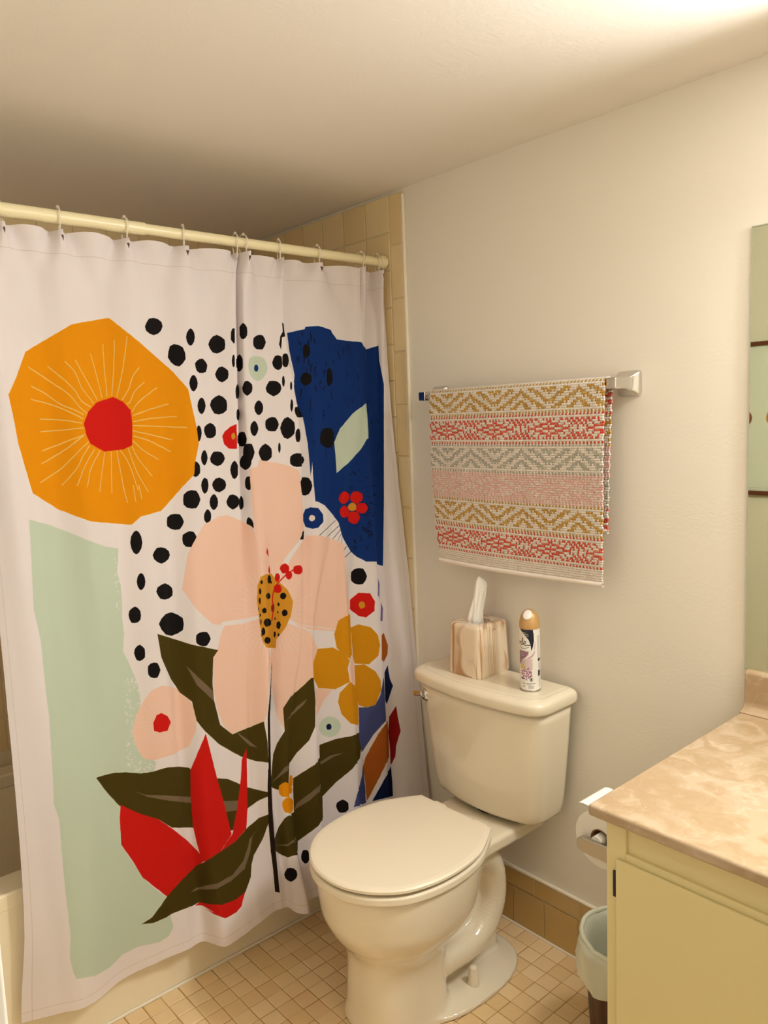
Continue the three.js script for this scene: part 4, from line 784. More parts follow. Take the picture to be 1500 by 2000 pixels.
['pinkray', 1.7, [1172,1200,1170,1208,1087,1199,1079,1206,1077,1213,1075,1220,1074,1227,1074,1235,1074,1243,1074,1250]],
['pinkray', 1.7, [1078,1168,1074,1174,1070,1180,1068,1186,1065,1193,1064,1199,1062,1206,1061,1213,1061,1219,1060,1226]],
['pinkray', 1.7, [1065,1169,1063,1172,1061,1176,1059,1179,1057,1182,1056,1186,1055,1190,1054,1194,1054,1198,1053,1202]],
['pinkray', 1.7, [1055,1169,1051,1175,1048,1180,1045,1186,1041,1192,1039,1198,1036,1204,1034,1211,1031,1217,1029,1224]],
['pinkray', 1.7, [1054,1152,1051,1156,1048,1160,1044,1165,1041,1170,1038,1174,1035,1180,1032,1185,1028,1191,1025,1196]],
['pinkray', 1.7, [1046,1149,1041,1154,1034,1160,1027,1165,1019,1171,1005,1177,985,1182,972,1188,962,1195,952,1201]],
['pinkray', 1.7, [1038,1143,1033,1146,1027,1149,1021,1151,1012,1154,995,1157,979,1160,970,1164,961,1167,953,1171]],
['pinkray', 1.7, [1042,1127,1038,1129,1033,1130,1028,1132,1022,1134,1015,1137,1001,1139,982,1141,972,1143,963,1146]],
['pinkray', 1.7, [1035,1119,1027,1121,1017,1122,988,1122,967,1122,953,1124,941,1125,931,1128,922,1130,911,1133]],
['pinkray', 1.7, [1028,1109,1021,1109,1009,1108,984,1106,969,1105,958,1105,949,1106,941,1107,934,1108,926,1109]],
['pinkray', 1.7, [1038,1096,1034,1095,1029,1094,1023,1093,1015,1093,996,1092,975,1091,964,1091,955,1091,946,1091]],
['pinkray', 1.7, [1034,1084,1026,1083,1015,1080,980,1075,962,1072,948,1070,936,1068,925,1067,914,1066,903,1065]],
['pinkray', 1.7, [1031,1072,1025,1070,1019,1067,1005,1063,976,1059,964,1056,954,1054,945,1053,937,1052,929,1050]],
['pinkray', 1.7, [1043,1065,1040,1062,1036,1059,1033,1057,1028,1054,1023,1052,1016,1050,991,1047,972,1044,962,1042]],
['pinkray', 1.7, [1043,1052,1038,1047,1033,1042,1026,1037,1018,1032,981,1025,963,1019,949,1014,938,1010,928,1006]],
['pinkray', 1.7, [1044,1039,1042,1035,1039,1030,1036,1026,1032,1022,1028,1019,1023,1016,1015,1012,980,1007,967,1003]],
['pinkray', 1.7, [1056,1038,1054,1034,1052,1030,1050,1026,1048,1022,1046,1018,1043,1015,1040,1012,1037,1009,1034,1006]],
['pinkray', 1.7, [1059,1026,1057,1019,1054,1012,1052,1005,1049,998,1045,991,1042,985,1037,979,1033,973,1027,967]],
['pinkray', 1.7, [1064,1014,1063,1009,1062,1004,1061,998,1059,993,1058,989,1056,984,1054,980,1051,976,1049,972]],
['pinkray', 1.7, [1079,1022,1078,1017,1077,1012,1076,1007,1075,1002,1074,998,1071,993,1069,989,1068,985,1066,981]],
['pinkray', 1.7, [1101,1014,1098,1006,1096,998,1094,989,1091,981,1087,973,1083,965,1079,957,1076,949,1074,942]],
['pinkray', 1.7, [1148,1011,1147,1006,1146,1001,1145,995,1144,990,1142,984,1137,979,1132,973,1125,967,1120,961]],
['pinkray', 1.7, [1171,1027,1170,1016,1170,1005,1169,994,1169,983,1168,972,1166,961,1164,950,1161,939,1159,928]],
['pinkray', 1.7, [1182,1022,1182,1014,1183,1006,1184,999,1185,991,1185,983,1185,975,1184,967,1184,959,1183,951]],
['pinkray', 1.7, [1193,1019,1194,1014,1196,1010,1197,1005,1198,1001,1199,996,1199,991,1199,986,1199,981,1199,976]],
['pinkray', 1.7, [1200,1036,1203,1027,1207,1018,1211,1009,1214,1000,1217,990,1219,981,1221,971,1223,961,1225,951]],
['pinkray', 1.7, [1211,1036,1214,1030,1218,1024,1222,1019,1225,1013,1227,1007,1230,1001,1232,994,1234,987,1236,981]],
['pinkray', 1.7, [1223,1039,1225,1036,1228,1033,1230,1030,1233,1027,1235,1024,1237,1021,1238,1017,1239,1013,1241,1009]],
['pinkray', 1.7, [1223,1056,1229,1051,1235,1045,1240,1040,1246,1035,1252,1029,1258,1022,1265,1016,1273,1009,1324,1006]],
['pinkray', 1.7, [1232,1062,1237,1059,1242,1057,1247,1054,1251,1051,1257,1048,1262,1044,1267,1040,1276,1036,1315,1035]],
['pinkray', 1.7, [1242,1070,1245,1070,1248,1069,1251,1068,1255,1068,1258,1066,1261,1064,1265,1062,1269,1060,1273,1058]],
['pinkray', 1.7, [1251,1081,1257,1081,1265,1081,1275,1080,1313,1082,1338,1080,1360,1078,1376,1075,1392,1072,1408,1069]],
['pinkray', 1.7, [1244,1095,1249,1096,1255,1096,1262,1097,1269,1098,1284,1098,1318,1098,1341,1097,1362,1095,1379,1093]],
['pinkray', 1.7, [1251,1107,1254,1109,1258,1110,1262,1111,1266,1112,1271,1113,1278,1113,1293,1113,1313,1113,1327,1113]],
['white', 3, [1318,1165,1376,1169,1423,1172,1542,1183,1560,1188,1573,1193,1585,1198,1596,1202]],
['white', 3, [871,1102,889,1103,906,1103,924,1104,943,1105,965,1106]],
['white', 3, [1209,941,1218,932,1226,923,1234,915,1242,906,1250,898]],
['white', 3, [1319,1170,1366,1180,1407,1189,1446,1199]],
['leaf', 0, [570,1094,586,1099,604,1105,626,1111,653,1118,673,1124,688,1128,700,1132,711,1135,722,1139,733,1142,743,1145,755,1148,767,1151,780,1154,794,1158,808,1163,823,1168,838,1173,853,1177,852,1179,845,1184,838,1190,831,1195,830,1205,829,1214,828,1224,827,1233,827,1243,826,1252,825,1262,825,1271,826,1282,828,1292,829,1302,830,1313,831,1323,835,1333,838,1343,842,1353,846,1363,850,1373,853,1383,857,1393,861,1403,873,1412,884,1420,894,1428,904,1437,915,1446,927,1446,941,1445,955,1445,973,1445,994,1443,1016,1441,1029,1437,1039,1434,1048,1430,1058,1427,1059,1437,1061,1448,1063,1459,1065,1469,1067,1480,1069,1491,1069,1502,1069,1513,1069,1523,1069,1534,1070,1545,1070,1556,1058,1554,1048,1552,1037,1551,1026,1549,1013,1545,994,1541,977,1536,961,1530,948,1524,936,1515,924,1507,912,1498,899,1488,887,1479,874,1471,860,1463,846,1453,833,1442,821,1432,808,1422,795,1412,783,1403,774,1394,765,1386,757,1377,749,1369,747,1359,744,1350,742,1340,739,1331,737,1321,735,1312,726,1306,717,1300,709,1295,699,1289,689,1283,681,1274,672,1264,662,1255,649,1245,631,1233,620,1222,611,1212,603,1202,596,1192,590,1182,584,1172,579,1162,577,1152,576,1142,575,1132,574,1123,572,1113,571,1103]],
['vein', 0, [719,1205,726,1211,734,1218,742,1225,750,1231,758,1239,767,1246,776,1253,785,1260,795,1268,805,1276,816,1285,826,1293,828,1304,829,1314,830,1325,819,1315,807,1306,795,1296,784,1287,774,1279,764,1271,754,1263,749,1254,744,1246,739,1238,734,1229,729,1221,724,1213]],
['vein', 0, [789,1265,797,1273,806,1281,816,1290,825,1299,825,1308,826,1317,816,1309,806,1301,797,1294,788,1286,788,1279,788,1272]],
['vein', 0, [930,1442,941,1450,952,1459,964,1467,978,1475,993,1482,1008,1489,1020,1496,1029,1502,1036,1509,1027,1505,1015,1502,997,1498,981,1489,966,1479,953,1468,945,1460,938,1451]],
['leaf', 0, [1540,1346,1434,1339,1414,1344,1397,1349,1383,1355,1371,1360,1358,1365,1346,1371,1333,1376,1285,1379,1264,1383,1255,1391,1247,1399,1239,1407,1231,1415,1232,1425,1234,1436,1236,1447,1238,1457,1240,1468,1242,1478,1244,1489,1235,1496,1226,1503,1217,1510,1210,1518,1202,1526,1198,1534,1193,1542,1188,1551,1182,1559,1180,1569,1177,1579,1174,1589,1171,1599,1168,1609,1090,1596,1085,1605,1083,1614,1081,1624,1078,1633,1161,1662,1181,1667,1197,1670,1211,1667,1227,1664,1246,1662,1275,1663,1329,1667,1330,1656,1332,1646,1333,1635,1334,1625,1334,1614,1335,1603,1343,1596,1349,1588,1355,1580,1361,1572,1368,1566,1376,1559,1384,1552,1394,1546,1407,1540,1414,1532,1421,1524,1429,1516,1438,1508,1449,1500,1451,1490,1454,1480,1457,1469,1461,1459,1471,1450,1542,1454,1544,1443,1545,1432,1544,1420,1544,1408,1543,1395,1543,1383,1542,1371,1541,1359]],
['vein', 0, [1399,1404,1384,1408,1372,1413,1361,1418,1351,1423,1343,1431,1334,1438,1287,1442,1263,1449,1250,1456,1265,1451,1325,1451,1338,1446,1348,1440,1357,1434,1367,1428,1377,1422,1383,1416,1390,1410]],
['vein', 0, [1166,1645,1181,1638,1193,1631,1203,1623,1215,1616,1229,1609,1245,1602,1263,1599,1331,1606,1333,1614,1335,1622,1260,1615,1236,1620,1216,1626,1201,1633,1186,1640,1177,1643]],
['leaf', 0, [1734,1585,1726,1587,1664,1573,1655,1576,1644,1577,1635,1577,1626,1578,1614,1578,1603,1579,1594,1581,1585,1583,1575,1585,1565,1587,1554,1589,1554,1599,1553,1609,1553,1620,1553,1630,1546,1636,1449,1617,1437,1622,1423,1625,1409,1628,1397,1631,1386,1635,1378,1638,1371,1642,1363,1647,1356,1651,1348,1655,1348,1665,1347,1675,1347,1685,1346,1697,1346,1709,1345,1721,1345,1732,1344,1744,1343,1755,1342,1767,1330,1770,1255,1751,1236,1753,1220,1757,1209,1764,1200,1771,1190,1779,1179,1787,1170,1795,1157,1803,1129,1806,1095,1805,1091,1815,1088,1824,1085,1834,1082,1844,1115,1857,1155,1870,1175,1875,1194,1876,1211,1877,1231,1873,1251,1871,1279,1874,1324,1889,1329,1880,1334,1871,1338,1861,1351,1856,1363,1850,1374,1844,1383,1839,1394,1835,1407,1831,1419,1827,1433,1823,1442,1817,1455,1811,1540,1834,1542,1824,1544,1814,1546,1804,1547,1794,1549,1783,1550,1773,1551,1763,1560,1758,1569,1752,1576,1746,1583,1740,1590,1734,1596,1728,1604,1722,1612,1717,1620,1712,1629,1706,1636,1701,1642,1695,1650,1689,1657,1681,1665,1673,1725,1683,1731,1676,1733,1665,1734,1655,1736,1644,1737,1634,1736,1622,1736,1609,1735,1597]],
['vein', 0, [1630,1629,1619,1630,1608,1630,1598,1631,1588,1631,1580,1635,1572,1639,1563,1643,1553,1646,1557,1656,1567,1652,1576,1648,1584,1644,1592,1640,1601,1637,1610,1635,1620,1632]],
['vein', 0, [1549,1719,1448,1696,1432,1701,1419,1706,1407,1711,1393,1715,1382,1720,1373,1726,1364,1732,1355,1738,1351,1746,1347,1754,1342,1762,1348,1759,1354,1755,1363,1750,1372,1746,1381,1741,1391,1737,1405,1733,1417,1727,1430,1721,1445,1716,1547,1738,1548,1729]],
['vein', 0, [1103,1832,1164,1843,1187,1842,1204,1838,1222,1836,1240,1830,1260,1826,1330,1848,1331,1857,1260,1834,1239,1837,1220,1842,1203,1843,1186,1845,1163,1845]],
['orange', 0, [1344,1693,1339,1705,1274,1696,1237,1693,1213,1690,1201,1682,1199,1670,1203,1657,1220,1650,1245,1647,1332,1668,1340,1680]],
['orange', 0, [1342,1744,1340,1757,1332,1765,1251,1743,1226,1739,1215,1728,1211,1717,1217,1704,1237,1697,1266,1695,1338,1721,1344,1731]],
['orange', 0, [1347,1664,1345,1673,1343,1681,1339,1684,1335,1679,1332,1672,1333,1662,1334,1652,1337,1644,1341,1644,1344,1645,1346,1653]],
['leaf', 0, [286,1442,299,1442,312,1443,325,1444,338,1446,351,1448,366,1451,379,1455,393,1458,406,1461,418,1466,430,1470,442,1474,454,1478,466,1482,478,1483,489,1485,499,1485,510,1486,520,1485,531,1484,543,1484,556,1484,567,1485,580,1487,596,1490,619,1494,654,1502,675,1506,692,1508,706,1509,715,1516,728,1519,741,1522,755,1525,769,1529,784,1534,800,1541,818,1548,834,1556,850,1560,865,1565,880,1569,892,1573,904,1581,916,1589,927,1596,938,1604,950,1611,963,1618,978,1626,994,1631,1012,1636,1028,1641,1040,1644,1052,1647,1064,1650,1064,1656,1063,1663,1051,1667,1040,1671,1027,1675,1015,1678,1002,1682,989,1685,977,1687,966,1692,956,1698,948,1705,939,1711,931,1716,923,1722,915,1727,906,1732,892,1726,877,1720,858,1715,839,1709,818,1703,796,1697,776,1693,759,1691,742,1691,726,1691,711,1692,695,1692,675,1691,652,1688,621,1680,594,1673,576,1668,561,1665,550,1657,539,1649,529,1641,520,1634,511,1627,500,1622,488,1616,476,1610,464,1604,452,1599,439,1592,428,1586,416,1579,405,1572,393,1564,382,1556,371,1548,363,1540,355,1531,348,1522,340,1513,333,1505,326,1496,319,1487,312,1478,306,1469,299,1459,292,1450]],
['vein', 0, [430,1522,440,1528,450,1534,460,1539,470,1545,482,1548,494,1552,506,1554,517,1557,529,1560,541,1563,555,1567,569,1571,585,1575,607,1580,640,1589,668,1595,688,1597,704,1597,703,1607,701,1616,685,1616,666,1613,639,1606,607,1597,586,1591,571,1587,557,1583,545,1578,533,1574,522,1570,512,1566,502,1562,491,1558,481,1554,471,1548,461,1542,451,1536,440,1529]],
['vein', 0, [862,1631,880,1635,894,1639,908,1644,922,1649,935,1653,933,1663,932,1672,931,1682,918,1678,905,1674,891,1670,876,1666,872,1658,869,1649,865,1640]],
['red', 0, [374,1545,385,1552,396,1560,407,1568,418,1575,429,1583,440,1590,452,1597,464,1603,476,1609,488,1616,500,1621,511,1627,520,1635,529,1642,539,1650,549,1659,560,1667,571,1676,582,1684,595,1694,613,1706,632,1717,651,1728,665,1738,677,1746,688,1753,698,1759,708,1765,714,1771,720,1778,726,1784,732,1791,717,1799,702,1808,686,1817,669,1823,649,1827,629,1828,609,1829,592,1830,580,1834,568,1839,558,1844,548,1849,539,1854,530,1859,521,1864,511,1855,502,1846,493,1836,483,1827,473,1817,463,1807,454,1797,444,1788,434,1778,428,1767,422,1756,416,1745,410,1733,404,1722,398,1712,392,1703,386,1693,380,1684,374,1675,368,1665,362,1656,363,1647,363,1638,364,1629,364,1620,364,1611,365,1602,365,1593,366,1584,367,1576,369,1569,371,1561,373,1553]],
['red', 0, [787,1411,790,1421,794,1431,798,1440,801,1450,805,1460,808,1470,812,1480,815,1490,819,1500,822,1510,825,1520,829,1530,833,1540,836,1550,840,1560,844,1570,848,1580,853,1591,857,1601,861,1611,865,1621,870,1631,874,1642,873,1638,876,1649,880,1659,883,1669,886,1680,889,1690,892,1700,894,1711,897,1721,900,1732,902,1742,894,1748,885,1753,873,1759,860,1764,847,1769,833,1775,815,1775,797,1776,779,1778,763,1782,749,1787,734,1793,732,1791,724,1784,716,1778,714,1769,712,1761,710,1753,708,1745,705,1736,704,1726,702,1716,700,1705,698,1695,696,1685,697,1675,698,1665,699,1655,699,1645,700,1635,701,1625,701,1615,701,1605,702,1596,702,1586,704,1576,706,1566,707,1556,708,1546,709,1536,710,1526,711,1516,718,1506,724,1497,730,1488,737,1479,743,1470,749,1461,756,1453,762,1444,768,1436,775,1428,781,1419]],
['red', 0, [978,1505,971,1513,963,1520,957,1527,951,1535,950,1544,949,1553,948,1562,947,1571,946,1580,945,1589,943,1599,941,1608,939,1618,937,1628,936,1638,934,1647,932,1657,930,1667,928,1676,925,1685,922,1693,919,1702,916,1710,913,1719,909,1727,906,1735,903,1744,894,1749,885,1754,874,1759,861,1765,847,1770,833,1775,851,1774,867,1773,883,1772,894,1771,905,1770,916,1769,924,1765,933,1761,942,1757,951,1752,960,1748,962,1738,964,1729,965,1719,967,1709,969,1699,971,1690,972,1680,972,1669,973,1659,973,1649,974,1639,974,1629,975,1618,975,1608,975,1598,976,1587,976,1577,976,1567,976,1557,977,1546,977,1536,978,1526,978,1516]],
['white', 0, [903,1731,910,1733,907,1739,904,1745,903,1738]],
['red', 0, [648,1930,663,1928,677,1924,691,1921,705,1918,721,1916,738,1914,756,1914,773,1915,794,1920,813,1921,831,1923,849,1925,866,1926,883,1929,895,1928,906,1927,917,1926,928,1926,923,1933,918,1939,912,1946,907,1953,902,1961,894,1964,886,1966,877,1969,859,1968,841,1968,822,1967,802,1966,785,1960,769,1955,755,1952,741,1951,730,1948,720,1946,709,1944,699,1942,711,1943,723,1944,735,1945,748,1946,733,1943,719,1940,705,1937,691,1934,677,1934,663,1933]],
['leaf', 0, [414,1912,425,1911,435,1909,446,1908,456,1906,464,1902,472,1897,480,1892,488,1887,496,1883,502,1877,508,1872,515,1867,521,1862,530,1857,540,1851,550,1846,560,1841,571,1837,583,1832,595,1829,610,1828,627,1826,644,1824,661,1821,676,1816,690,1809,705,1804,720,1799,734,1793,749,1787,763,1782,779,1778,797,1776,815,1775,833,1775,851,1774,867,1773,883,1772,894,1771,905,1770,916,1769,924,1765,932,1762,941,1758,949,1754,958,1749,967,1745,981,1742,993,1739,1006,1735,1019,1730,1035,1728,1048,1725,1062,1721,1061,1731,1060,1740,1060,1749,1055,1759,1049,1769,1044,1779,1038,1788,1032,1797,1023,1805,1013,1812,1006,1819,998,1825,990,1832,983,1837,979,1845,974,1853,968,1860,965,1869,963,1877,960,1886,958,1895,952,1902,946,1910,940,1917,934,1923,927,1930,916,1930,905,1931,893,1932,882,1933,865,1931,847,1929,830,1927,811,1925,792,1924,772,1920,754,1920,737,1921,720,1923,703,1925,690,1925,677,1924,662,1926,646,1927,630,1927,611,1923,594,1921,579,1920,565,1920,552,1920,539,1920,529,1921,519,1923,509,1925,498,1925,486,1925,473,1925,461,1924,449,1921,437,1918,426,1915]],
['vein', 0, [717,1868,733,1864,749,1860,766,1858,785,1858,807,1858,829,1858,850,1858,870,1859,887,1860,898,1855,908,1851,917,1847,927,1843,937,1839,942,1833,946,1826,951,1819,956,1812,961,1805,964,1798,967,1791,971,1784,981,1779,991,1774,1001,1768,1011,1762,1023,1756,1012,1762,1003,1768,994,1774,985,1780,982,1788,979,1797,976,1805,973,1814,969,1822,962,1830,956,1839,950,1847,944,1856,939,1864,929,1865,918,1867,908,1869,898,1870,888,1872,875,1874,857,1873,838,1873,819,1873,799,1872,779,1873,762,1873,746,1875,730,1877,714,1881,716,1875]],
['vein', 0, [629,1885,644,1884,658,1881,672,1878,687,1877,700,1874,714,1871,717,1868,716,1875,714,1881,701,1882,688,1883,669,1886,650,1887]],
['stem', 0, [1183,1253,1183,1263,1182,1274,1181,1284,1181,1295,1180,1305,1180,1316,1179,1327,1178,1337,1177,1347,1176,1358,1088,1348,1084,1358,1080,1368,1077,1378,1076,1388,1074,1399,1072,1409,1071,1420,1071,1430,1071,1441,1071,1452,1071,1463,1071,1474,1071,1485,1071,1496,1071,1507,1070,1518,1070,1529,1070,1540,1070,1551,1070,1562,1070,1573,1067,1581,1067,1591,1066,1602,1065,1613,1064,1623,1063,1634,1063,1644,1062,1655,1062,1666,1062,1677,1061,1688,1061,1699,1061,1710,1061,1721,1060,1732,1060,1743,1059,1754,1060,1766,1060,1777,1060,1789,1060,1800,1060,1812,1060,1823,1060,1835,1059,1847,1060,1857,1060,1868,1060,1878,1060,1889,1060,1900,1060,1910,1059,1921,1059,1932,1058,1942,1057,1953,1057,1964,1056,1974,1056,1985,1069,1988,1084,1992,1084,1979,1085,1967,1086,1955,1086,1942,1087,1930,1088,1917,1088,1905,1090,1893,1091,1881,1092,1870,1093,1858,1094,1846,1094,1834,1094,1822,1093,1810,1093,1799,1093,1787,1092,1776,1091,1764,1090,1753,1088,1741,1088,1730,1087,1718,1086,1707,1086,1696,1086,1685,1086,1673,1086,1662,1086,1651,1086,1640,1086,1628,1086,1617,1086,1606,1086,1595,1085,1584,1085,1573,1085,1562,1085,1552,1085,1541,1085,1530,1085,1520,1086,1510,1087,1499,1087,1489,1088,1479,1088,1468,1088,1458,1088,1447,1087,1437,1087,1426,1086,1416,1090,1406,1175,1418,1176,1407,1177,1396,1178,1385,1179,1374,1179,1363,1180,1352,1181,1341,1181,1330,1182,1319,1182,1308,1182,1297,1183,1286,1183,1275,1183,1264]],
['gold', 0, [1110,977,1145,981,1164,982,1173,992,1181,1001,1191,1009,1200,1016,1209,1024,1218,1032,1226,1040,1230,1049,1235,1059,1239,1069,1243,1079,1243,1088,1242,1097,1241,1107,1240,1116,1239,1125,1236,1133,1233,1140,1230,1148,1227,1156,1222,1164,1216,1171,1209,1179,1203,1187,1197,1195,1197,1204,1197,1213,1196,1222,1185,1220,1173,1219,1071,1200,1067,1192,1063,1185,1060,1177,1059,1168,1058,1158,1058,1149,1057,1139,1056,1130,1055,1120,1055,1110,1055,1100,1055,1090,1055,1080,1054,1070,1054,1059,1054,1049,1055,1039,1057,1028,1058,1017,1059,1007,1063,998,1067,990,1070,981,1084,978]],
['ink', 0, [1076,998,1076,1001,1073,1003,1071,1004,1069,1003,1068,1000,1068,998,1068,995,1070,993,1072,992,1074,993,1076,995]],
['ink', 0, [1163,1000,1163,1007,1160,1011,1153,1012,1142,1010,1133,1003,1126,995,1132,990,1140,986,1149,984,1156,988,1162,993]],
['ink', 0, [1168,1010,1168,1013,1167,1014,1166,1015,1164,1014,1163,1012,1162,1009,1163,1007,1163,1005,1165,1005,1166,1006,1168,1008]],
['ink', 0, [1068,1026,1067,1030,1065,1034,1063,1035,1062,1034,1061,1031,1061,1026,1062,1021,1063,1017,1065,1017,1067,1018,1067,1021]],
['ink', 0, [1166,1053,1166,1058,1162,1061,1151,1061,1107,1053,1096,1048,1092,1043,1096,1038,1115,1038,1147,1040,1159,1044,1164,1048]],
['ink', 0, [1223,1058,1221,1063,1218,1067,1213,1068,1208,1066,1203,1062,1202,1056,1203,1051,1206,1047,1211,1047,1217,1048,1221,1053]],
['ink', 0, [1063,1055,1063,1060,1062,1063,1060,1065,1059,1063,1059,1060,1058,1055,1059,1050,1060,1047,1062,1045,1063,1047,1064,1050]],
['ink', 0, [1202,1083,1202,1086,1201,1088,1199,1088,1197,1087,1196,1085,1195,1082,1195,1079,1196,1077,1198,1077,1200,1077,1201,1080]],
['ink', 0, [1185,1093,1185,1099,1184,1105,1181,1106,1177,1104,1175,1099,1174,1092,1174,1085,1176,1081,1179,1079,1182,1080,1184,1086]],
['ink', 0, [1088,1088,1086,1092,1077,1094,1072,1094,1068,1093,1066,1089,1065,1085,1067,1081,1070,1079,1074,1077,1080,1079,1087,1083]],
['ink', 0, [1229,1113,1229,1118,1225,1121,1221,1122,1216,1121,1213,1116,1211,1110,1212,1105,1216,1102,1220,1100,1224,1103,1228,1107]],
['ink', 0, [1200,1107,1200,1109,1199,1111,1198,1111,1197,1110,1196,1109,1196,1107,1196,1105,1197,1104,1197,1103,1198,1104,1199,1105]],
['ink', 0, [1057,1080,1057,1083,1056,1085,1056,1086,1055,1085,1055,1083,1055,1080,1055,1077,1056,1075,1056,1074,1057,1075,1057,1077]],
['ink', 0, [1061,1099,1061,1102,1060,1103,1059,1104,1058,1103,1058,1101,1058,1099,1058,1097,1059,1095,1060,1094,1061,1095,1061,1097]],
['ink', 0, [1177,1139,1176,1146,1169,1149,1087,1138,1073,1135,1069,1129,1067,1122,1070,1116,1075,1112,1096,1112,1167,1126,1175,1132]],
['ink', 0, [1192,1127,1192,1130,1191,1131,1190,1132,1189,1131,1188,1129,1188,1127,1188,1124,1189,1123,1190,1122,1191,1123,1191,1125]],
['ink', 0, [1061,1121,1060,1125,1060,1128,1059,1129,1058,1128,1058,1125,1058,1120,1058,1116,1059,1113,1060,1112,1061,1113,1061,1116]],
['ink', 0, [1210,1149,1208,1155,1207,1160,1203,1161,1200,1159,1196,1155,1196,1148,1196,1142,1199,1138,1202,1137,1206,1138,1208,1143]],
['ink', 0, [1071,1150,1070,1156,1067,1160,1064,1161,1061,1160,1060,1155,1059,1149,1061,1143,1063,1139,1066,1137,1068,1140,1070,1144]],
['ink', 0, [1195,1178,1194,1182,1193,1186,1192,1187,1190,1186,1188,1182,1188,1177,1188,1172,1189,1169,1191,1168,1193,1169,1194,1173]],
['ink', 0, [1207,1180,1206,1182,1206,1184,1204,1184,1203,1184,1201,1182,1201,1179,1201,1177,1202,1175,1204,1175,1205,1175,1206,1177]],
['ink', 0, [1177,1195,1176,1201,1170,1204,1078,1189,1070,1186,1067,1182,1066,1177,1068,1172,1072,1168,1081,1168,1169,1186,1175,1189]],
['ink', 0, [1062,1161,1061,1163,1060,1165,1060,1166,1059,1165,1058,1163,1058,1161,1059,1159,1059,1157,1060,1156,1061,1157,1061,1159]],
['red', 0, [1124,896,1121,904,1118,912,1128,919,1138,926,1136,917,1135,909,1130,903]],
['red', 0, [1143,953,1140,963,1137,972,1147,978,1156,984,1154,974,1151,964]],
['red', 0, [1227,973,1226,981,1220,986,1212,986,1203,984,1198,977,1194,969,1196,961,1202,957,1210,954,1218,958,1225,965]],
['red', 0, [1322,989,1276,992,1266,997,1256,996,1247,993,1241,987,1240,979,1240,971,1246,967,1255,967,1266,969,1276,977]],
['red', 0, [1237,995,1236,1002,1232,1006,1227,1008,1222,1004,1218,999,1215,992,1217,986,1220,981,1226,980,1231,983,1236,988]],
['red', 0, [1197,998,1196,1004,1193,1009,1189,1011,1184,1008,1180,1003,1178,996,1179,989,1181,984,1186,983,1191,985,1195,990]],
['red', 0, [1206,1034,1205,1041,1201,1046,1194,1046,1186,1045,1180,1039,1178,1031,1178,1024,1184,1020,1191,1018,1199,1021,1203,1027]],
['red', 4, [1179,1133,1180,1121,1181,1110,1181,1099,1180,1089,1179,1081,1177,1072,1176,1064,1176,1054,1177,1044,1180,1035,1184,1026,1189,1018,1196,1010,1203,1003,1210,997,1217,991,1224,986,1230,983,1234,982,1238,980,1242,979]],
['stripeblue', 0, [1735,1498,1743,1500,1749,1501,1756,1503,1761,1501,1767,1500,1773,1499,1776,1490,1780,1481,1784,1473,1788,1464,1790,1454,1792,1444,1795,1433,1798,1423,1801,1413,1806,1403,1806,1415,1807,1428,1807,1440,1807,1452,1806,1464,1806,1476,1805,1488,1806,1501,1806,1513,1807,1526,1808,1538,1808,1550,1808,1562,1795,1567,1787,1573,1781,1580,1776,1586,1771,1593,1766,1600,1762,1608,1758,1617,1754,1625,1750,1633,1746,1641,1742,1649,1737,1657,1736,1646,1735,1635,1734,1624,1732,1613,1731,1602,1732,1590,1732,1579,1732,1567,1733,1556,1733,1544,1734,1533,1734,1521,1735,1510]],
['stripeblue', 0, [1737,1653,1738,1663,1739,1674,1739,1684,1740,1694,1739,1705,1738,1715,1737,1726,1736,1736,1733,1747,1730,1757,1727,1768,1721,1778,1668,1769,1662,1779,1658,1790,1654,1800,1651,1811,1647,1821,1657,1819,1679,1821,1731,1837,1741,1835,1741,1823,1741,1810,1742,1798,1742,1786,1742,1773,1741,1761,1741,1748,1741,1735,1741,1723,1741,1711,1740,1699,1740,1688,1739,1676,1738,1664]],
['rust', 0, [1890,1584,1803,1573,1794,1579,1787,1586,1782,1594,1777,1601,1773,1610,1769,1620,1765,1629,1761,1639,1757,1648,1754,1658,1750,1667,1746,1677,1744,1686,1742,1696,1740,1705,1741,1717,1741,1730,1742,1742,1742,1755,1743,1767,1743,1780,1743,1792,1743,1805,1743,1817,1743,1829,1748,1820,1753,1810,1757,1800,1761,1791,1765,1781,1769,1772,1773,1762,1778,1753,1781,1743,1785,1735,1790,1726,1795,1717,1801,1709,1882,1721,1892,1711,1892,1698,1892,1686,1892,1673,1892,1661,1892,1648,1892,1635,1892,1623,1892,1613,1891,1603,1891,1594]],
['brick', 0, [1941,1533,1933,1542,1925,1551,1915,1560,1903,1568,1901,1579,1899,1590,1896,1601,1894,1612,1892,1623,1894,1634,1895,1645,1897,1656,1898,1667,1899,1678,1900,1691,1900,1703,1900,1716,1900,1729,1901,1741,1911,1732,1920,1722,1927,1713,1929,1703,1930,1694,1931,1684,1932,1675,1936,1664,1940,1654,1944,1643,1949,1633,1953,1622,1951,1613,1950,1603,1948,1593,1947,1583,1945,1571,1944,1558,1943,1546]],
['navy', 0, [1902,1744,1895,1753,1887,1762,1809,1751,1796,1758,1789,1766,1784,1776,1779,1785,1774,1795,1769,1804,1765,1814,1760,1823,1756,1833,1764,1832,1773,1831,1782,1831,1794,1831,1885,1854,1906,1851,1906,1840,1906,1830,1906,1820,1906,1809,1906,1799,1905,1788,1904,1777,1904,1766,1903,1755]],
['navy', 0, [1912,1383,1915,1396,1917,1409,1920,1421,1922,1434,1926,1443,1930,1451,1934,1460,1928,1470,1923,1481,1915,1491,1907,1502,1898,1512,1889,1522,1883,1515,1808,1491,1809,1479,1811,1467,1881,1471,1882,1458,1882,1446,1883,1433,1884,1421,1886,1409,1895,1400,1904,1392]],
